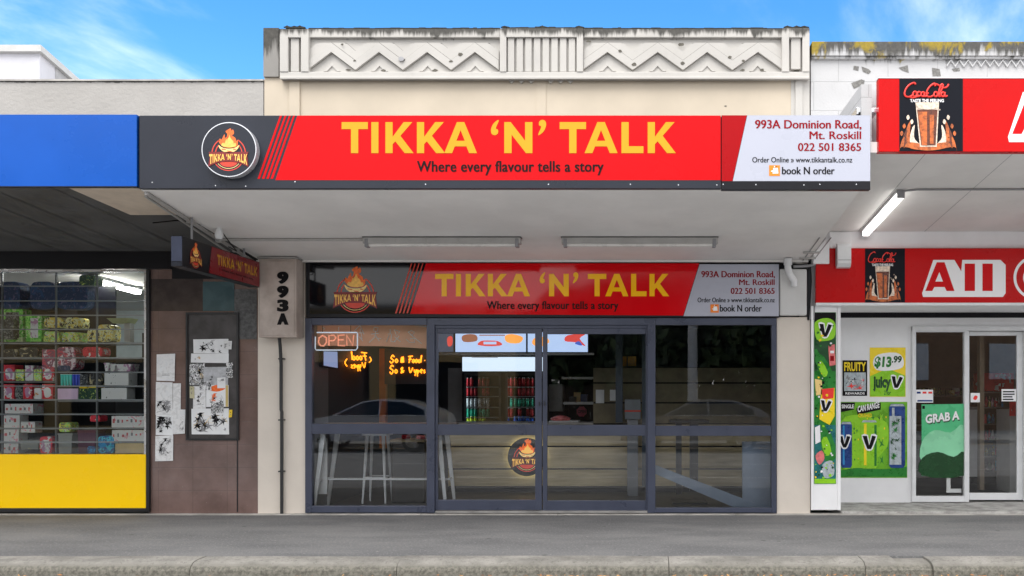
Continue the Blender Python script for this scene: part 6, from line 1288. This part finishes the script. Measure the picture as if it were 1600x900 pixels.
# ------------------------------------------------------------------ stock in the convenience shop
sy = 3.0; o = thing('stock_shelf', 'dark shelving stacked with small goods inside the sliding door', 'shelf', (X(1555, sy), sy + .2, 0))
mb = MB(BLK); mb.bpx(1533, 1578, 590, 760, sy + .4, sy + .43, ref=sy)
part(mb, 'back_board', o)
mb = MB(mat('shelf_edge', (.2, .2, .2), .5))
SHP = (612, 636, 662, 688, 712, 736)
for p in SHP: mb.bpx(1533, 1578, p, p + 2, sy, sy + .4, ref=sy)
part(mb, 'shelf', o)
kk = 0; BC = [('green', 'dgreen'), ('yellow', 'gold'), ('dark', 'slate'), ('blue', 'cyan'), ('pale', 'lilac'), ('red', 'red')]
for r, p in enumerate(SHP):
    x_ = 1535.5
    for k in range(7):
        nm_, mt = BC[R.randrange(6)]; wd = R.uniform(3.5, 5.4); hh = R.uniform(11, 17)
        mb = MB(PM[mt]); xx = X(x_ + wd / 2, sy); rr = wd / 2 / S(sy); h = hh / S(sy)
        mb.lathe([(rr * .9, 0), (rr, .01), (rr, h * .62), (rr * .45, h * .85), (rr * .45, h)], (xx, sy + .08, Z(p, sy) + .001), 10)
        solo(mb, 'bottle', '%s bottle, %s on the %s shelf inside the sliding door' % (nm_, ORD[k], ('top', 'second', 'third', 'fourth', 'fifth', 'lowest')[r]), 'bottle', 'bottles inside the sliding door'); x_ += wd + .9
mb = MB(printed('promo_red', [C_(190, 25, 35), C_(225, 225, 225), C_(150, 15, 25)], 7, .4, .6)); mb.bpx(1532, 1582, 583, 611, sy - .05, sy + .3, ref=sy); solo(mb, 'promo_box', 'large red promotional box on top of the dark shelving', 'box')
mb = MB(MATS['promo_red']); mb.bpx(1578, 1592, 628, 650, 1.6, 1.62, ref=1.6); solo(mb, 'promo_card', 'small red card hanging at the edge of the sliding door', 'card')
o = thing('shop_counter', 'white counter standing inside the glass doors', 'counter', (X(1525, 2.4), 2.4, 0))
mb = MB(WHITE_TRIM); mb.bpx(1500, 1531, 640, 745, 2.4, 2.9, ref=2.4); part(mb, 'front_panel', o)
mb = MB(GREY); mb.bpx(1498, 1533, 636, 640, 2.38, 2.95, ref=2.4); part(mb, 'counter_top', o)
mb = MB(WHITE_TRIM); mb.bpx(1578, 1600, 640, 770, 1.9, 2.4, ref=1.9); solo(mb, 'white_cabinet', 'white cabinet just inside the sliding door', 'cabinet')
mb = MB(MATS['store_beige']); mb.bpx(1529, 1536, 520, 765, 1.7, 1.8, ref=1.75); solo(mb, 'shop_post', 'beige post inside the sliding door', 'post')
o = thing('stock_shelf', 'long dark shelf of snacks seen behind the mint poster', 'shelf', (X(1465, 4), 4, 0))
mb = MB(BLK); mb.bpx(1425, 1512, 606, 760, 4.3, 4.33, ref=4.0); part(mb, 'back_board', o)
mb = MB(MATS['shelf_edge']); 
for p in (618, 640, 664): mb.bpx(1425, 1512, p, p + 2, 4.0, 4.3, ref=4.0)
part(mb, 'shelf', o)
for k in range(11):
    nm_, mt = BC[R.randrange(6)]; a = 1426 + k * 7.6; mb = MB(PM[mt]); mb.bpx(a, a + 6.4, 618 - R.uniform(8, 13), 618, 4.05, 4.2, ref=4.0)
    solo(mb, 'snack_pack', '%s snack pack, %s along the top of the long snack shelf' % (nm_, (ORD + ['ninth', 'tenth', 'eleventh'])[k]), 'snack pack', 'snacks on the long shelf')

# ------------------------------------------------------------------ across the road (behind the camera; seen mirrored in the glass)
oyf = -22.0
o = thing('tan_shop', 'tan shop with a dark upper storey across the road, mirrored in the windows', 'shop building', (-14, oyf - 2.5, 0))
TAN = plaster('opposite_tan', lin(190, 160, 110), None, bump=(10, .1), blotch=.15, dirt=.1)
mb = MB(TAN); mb.box(-26, -4.6, oyf - 5, oyf, 0, 4.6); part(mb, 'wall', o)
mb = MB(BLK)
for k in range(5): mb.box(-25 + 4 * k, -22 + 4 * k, oyf, oyf + .03, .3, 2.6)
part(mb, 'window', o)
mb = MB(ROOF); mb.box(-26.2, -4.4, oyf - 5.2, oyf + .1, 4.6, 4.72); part(mb, 'roof', o)
mb = MB(mat('opposite_upper', lin(84, 72, 62), .85, var=.2)); mb.box(-27, -14.2, oyf - 5, oyf - .2, 4.72, 8.5); part(mb, 'upper_storey', [q for q in bpy.data.objects if q.name == 'tan_shop'][0])
o = thing('brick_shop', 'low brown brick shop across the road, mirrored in the glass doors', 'shop building', (16, oyf - 2.5, 0))
mb = MB(plaster('opposite_brown', lin(150, 120, 95), None, bump=(10, .1), blotch=.2, dirt=.1)); mb.box(8.6, 26, oyf - 5, oyf, 0, 4.8); part(mb, 'wall', o)
mb = MB(WHITE_TRIM)
for k in range(4): mb.box(10 + 3.6 * k, 11.2 + 3.6 * k, oyf, oyf + .04, 2.0, 3.4)
part(mb, 'window', o)
mb = MB(ROOF); mb.box(8.4, 26.2, oyf - 5.2, oyf + .1, 4.8, 4.95); part(mb, 'roof', o)
mb = MB(mat('fence_timber', lin(78, 62, 46), .8, var=.2)); 
for k in range(44): mb.box(-4.5 + .295 * k, -4.22 + .295 * k, oyf - .3, oyf - .27, 0, 1.75)
solo(mb, 'paling_fence', 'brown paling fence under the trees across the road', 'fence')
LEAF = [mat('leaf_%d' % k, c_, .7, var=.2, vs=5) for k, c_ in enumerate(((.045, .075, .025), (.07, .11, .035), (.03, .05, .02)))]
BARK = mat('bark', (.10, .08, .06), .9, var=.3)
def tree(x, y, h, r, label, seed):
    q = random.Random(seed); o = thing('street_tree', label, 'tree', (x, y, 0), 'trees across the road')
    mb = MB(BARK); top = Vector((x + q.uniform(-.2, .2), y, h * .55)); mb.tube([(x, y, 0), (x + .05, y, h * .25), top], .2, 8, None, True, .1)
    cl = []
    for k in range(15):
        a = q.uniform(0, 6.28); e = Vector((x + r * .75 * math.cos(a) * q.uniform(.3, 1), y + r * .7 * math.sin(a), h * q.uniform(.30, .9))); mb.tube([(x, y, h * q.uniform(.25, .45)), top.lerp(e, .4), e], .07, 5, None, False, .02); cl.append(e)
    part(mb, 'trunk', o)
    mb = MB()
    for e in cl + [top + Vector((0, 0, h * .2))]:
        for k in range(230):
            d = Vector((q.gauss(0, 1), q.gauss(0, 1), q.gauss(0, .8))); d = d.normalized() * (q.random() ** .4) * r * .52; p = e + d; s_ = q.uniform(.14, .30)
            a = Vector((q.uniform(-1, 1), q.uniform(-1, 1), q.uniform(-1, 1))).normalized(); b = a.orthogonal().normalized()
            mb.add([p + a * s_, p + b * s_ * .6, p - a * s_, p - b * s_ * .6], [(0, 1, 2, 3)], LEAF[q.randrange(3)])
    part(mb, 'crown', o)
for i, (x, y, h, r, lab) in enumerate(((-3.0, -23.6, 5.6, 2.0, 'smaller leafy tree beside the tan shop across the road'), (.6, -23.4, 6.4, 2.4, 'leafy tree behind the concrete pole across the road'), (3.6, -23.2, 7.6, 2.9, 'tallest dark leafy tree across the road, mirrored in the end window'), (7.2, -23.4, 6.6, 2.5, 'leafy tree beside the brown brick shop across the road'))): tree(x, y, h, r, lab, i + 3)
mb = MB(mat('pole_concrete', (.75, .74, .72), .85, var=.1)); mb.tube([(1.85, -20.5, 0), (1.85, -20.5, 9)], .2, 10, None, True, .14); mb.box(.9, 2.8, -20.55, -20.45, 8.2, 8.35); solo(mb, 'power_pole', 'pale concrete power pole across the road, mirrored in the end window', 'power pole')

q_ = random.Random(5)
mb = MB()  # dense hedge added to keep bright sky out of the window reflections
for k in range(5200):
    x = q_.uniform(-4.6, 8.4); y = -24.6 + q_.gauss(0, .35); z = q_.uniform(0, 1) ** .8 * (4.6 + .5 * math.sin(x * 1.3) + .4 * math.sin(x * 3.1)); p = Vector((x, y, z)); s_ = q_.uniform(.14, .3)
    a = Vector((q_.uniform(-1, 1), q_.uniform(-1, 1), q_.uniform(-1, 1))).normalized(); b = a.orthogonal().normalized()
    mb.add([p + a * s_, p + b * s_ * .6, p - a * s_, p - b * s_ * .6], [(0, 1, 2, 3)], LEAF[q_.randrange(3)])
solo(mb, 'hedge', 'tall dark hedge added behind the trees to block the sky in reflections', 'hedge')

def car(x, y, label, paint, sedan, flip=1):
    o = thing('parked_car', label, 'car', (x, y, -.125), 'cars parked across the road')
    Lh = 2.1
    bot = [(-2.05, .30), (-2.1, .55), (-2.0, .80), (-1.15, .95), (-.95, .98)]
    roof = [(-.95, .98), (-.15, 1.38), (.35, 1.45), (1.05, 1.42), (1.75 if not sedan else 1.3, 1.18 if not sedan else 1.32), (2.02 if not sedan else 1.75, .98)]
    tail = [(2.02 if not sedan else 2.1, .98), (2.12, .75), (2.1, .32)]
    prof = bot + roof[1:-1] + tail
    secs = [(-.86, .0, .93), (-.80, .05, 1), (0, .08, 1.02), (.80, .05, 1), (.86, .0, .93)]
    P = lambda u, v, wd: Vector((x + flip * u, y + wd, v - .125))
    mb = MB(paint)
    def halfw(v): return .88 if v < .98 else .88 - (v - .98) / .47 * .22
    n = len(prof); rings = []
    for s_ in (-1, -.6, 0, .6, 1):
        rings.append([P(u, v + (0.02 * (1 - abs(s_)) if v > 1 else 0), s_ * halfw(v) * (1 if abs(s_) < 1 else 1)) for u, v in prof])
    vs = [p for r_ in rings for p in r_]
    mb.add(vs, [(i * n + k, i * n + k + 1, (i + 1) * n + k + 1, (i + 1) * n + k) for i in range(4) for k in range(n - 1)], None, True)
    low = [(-2.05, .30), (-1.75, .26), (1.75, .26), (2.1, .32)]
    for s_, r_ in ((-1, rings[0]), (1, rings[4])): mb.poly([p for p in r_]); 
    part(mb, 'body', o)
    W_ = mat('car_glass', (.02, .025, .03), .05, var=0, coat=.6)
    for s_ in (-1, 1):
        for wn in ([(-.82, 1.00), (-.12, 1.35), (.30, 1.40), (.30, 1.0)], [(.36, 1.0), (.36, 1.40), (1.0, 1.37), (1.55, 1.16), (1.62, 1.02)]):
            mb = MB(W_); mb.poly([P(u, v, s_ * (halfw(v) + .008)) for u, v in wn]); part(mb, 'side_window', o)
    mb = MB(W_); mb.add([P(-.90, 1.02, -.72), P(-.90, 1.02, .72), P(-.20, 1.37, .60), P(-.20, 1.37, -.60)], [(0, 1, 2, 3)]); 
    for p in mb.v: p.z += .02; p.x -= flip * .012
    part(mb, 'windscreen', o)
    for u in (-1.3, 1.3):
        for s_ in (-1, 1):
            c = P(u, .33, s_ * .80); mb = MB(mat('tyre', (.015, .015, .016), .8, var=.1)); n_ = 24
            def rg(r_, w_): return [c + Vector((r_ * math.cos(2 * math.pi * k / n_), s_ * w_, r_ * math.sin(2 * math.pi * k / n_))) for k in range(n_)]
            A, B, C2 = rg(.33, -.1), rg(.33, .1), rg(.22, .105)
            mb.add(A + B + C2, [(i * n_ + k, i * n_ + (k + 1) % n_, (i + 1) * n_ + (k + 1) % n_, (i + 1) * n_ + k) for i in range(2) for k in range(n_)], None, True); wh = part(mb, 'wheel', o)
            mb = MB(CHROME)
            for k in range(5):
                a = k * 1.2566; d = Vector((math.cos(a), 0, math.sin(a))); t2 = Vector((-math.sin(a), 0, math.cos(a))); f_ = Vector((0, s_ * .108, 0)); mb.add([c + f_ + t2 * .035, c + f_ - t2 * .035, c + f_ + d * .22 - t2 * .03, c + f_ + d * .22 + t2 * .03], [(0, 1, 2, 3)])
            rim = part(mb, 'rim', wh)
    for s_ in (-1, 1):
        mb = MB(PALE); mb.add([P(-2.03, .62, s_ * .62), P(-1.8, .70, s_ * .885), P(-1.8, .80, s_ * .885), P(-2.01, .76, s_ * .62)], [(0, 1, 2, 3)]); part(mb, 'headlight', o)
        mb = MB(SCRED); mb.add([P(2.08, .80, s_ * .65), P(1.95, .80, s_ * .888), P(1.9, .95, s_ * .888), P(2.05, .95, s_ * .65)], [(0, 1, 2, 3)]); part(mb, 'tail_light', o)
    mb = MB(CHROME)
    for s_ in (-1, 1): mb.tube([P(-.85, .985, s_ * .893), P(1.6, 1.0, s_ * .893)], .012, 5)
    part(mb, 'trim_strip', o)
car(-7.5, -14.3, 'white hatchback parked across the road, mirrored in the bar table window', mat('car_white', (.7, .71, .72), .2, .1, var=.02, coat=.8), False)
car(1.55, -14.3, 'dark bronze car parked across the road, mirrored in the end window', mat('car_bronze', (.40, .35, .30), .22, .4, var=.03, coat=.9), False)
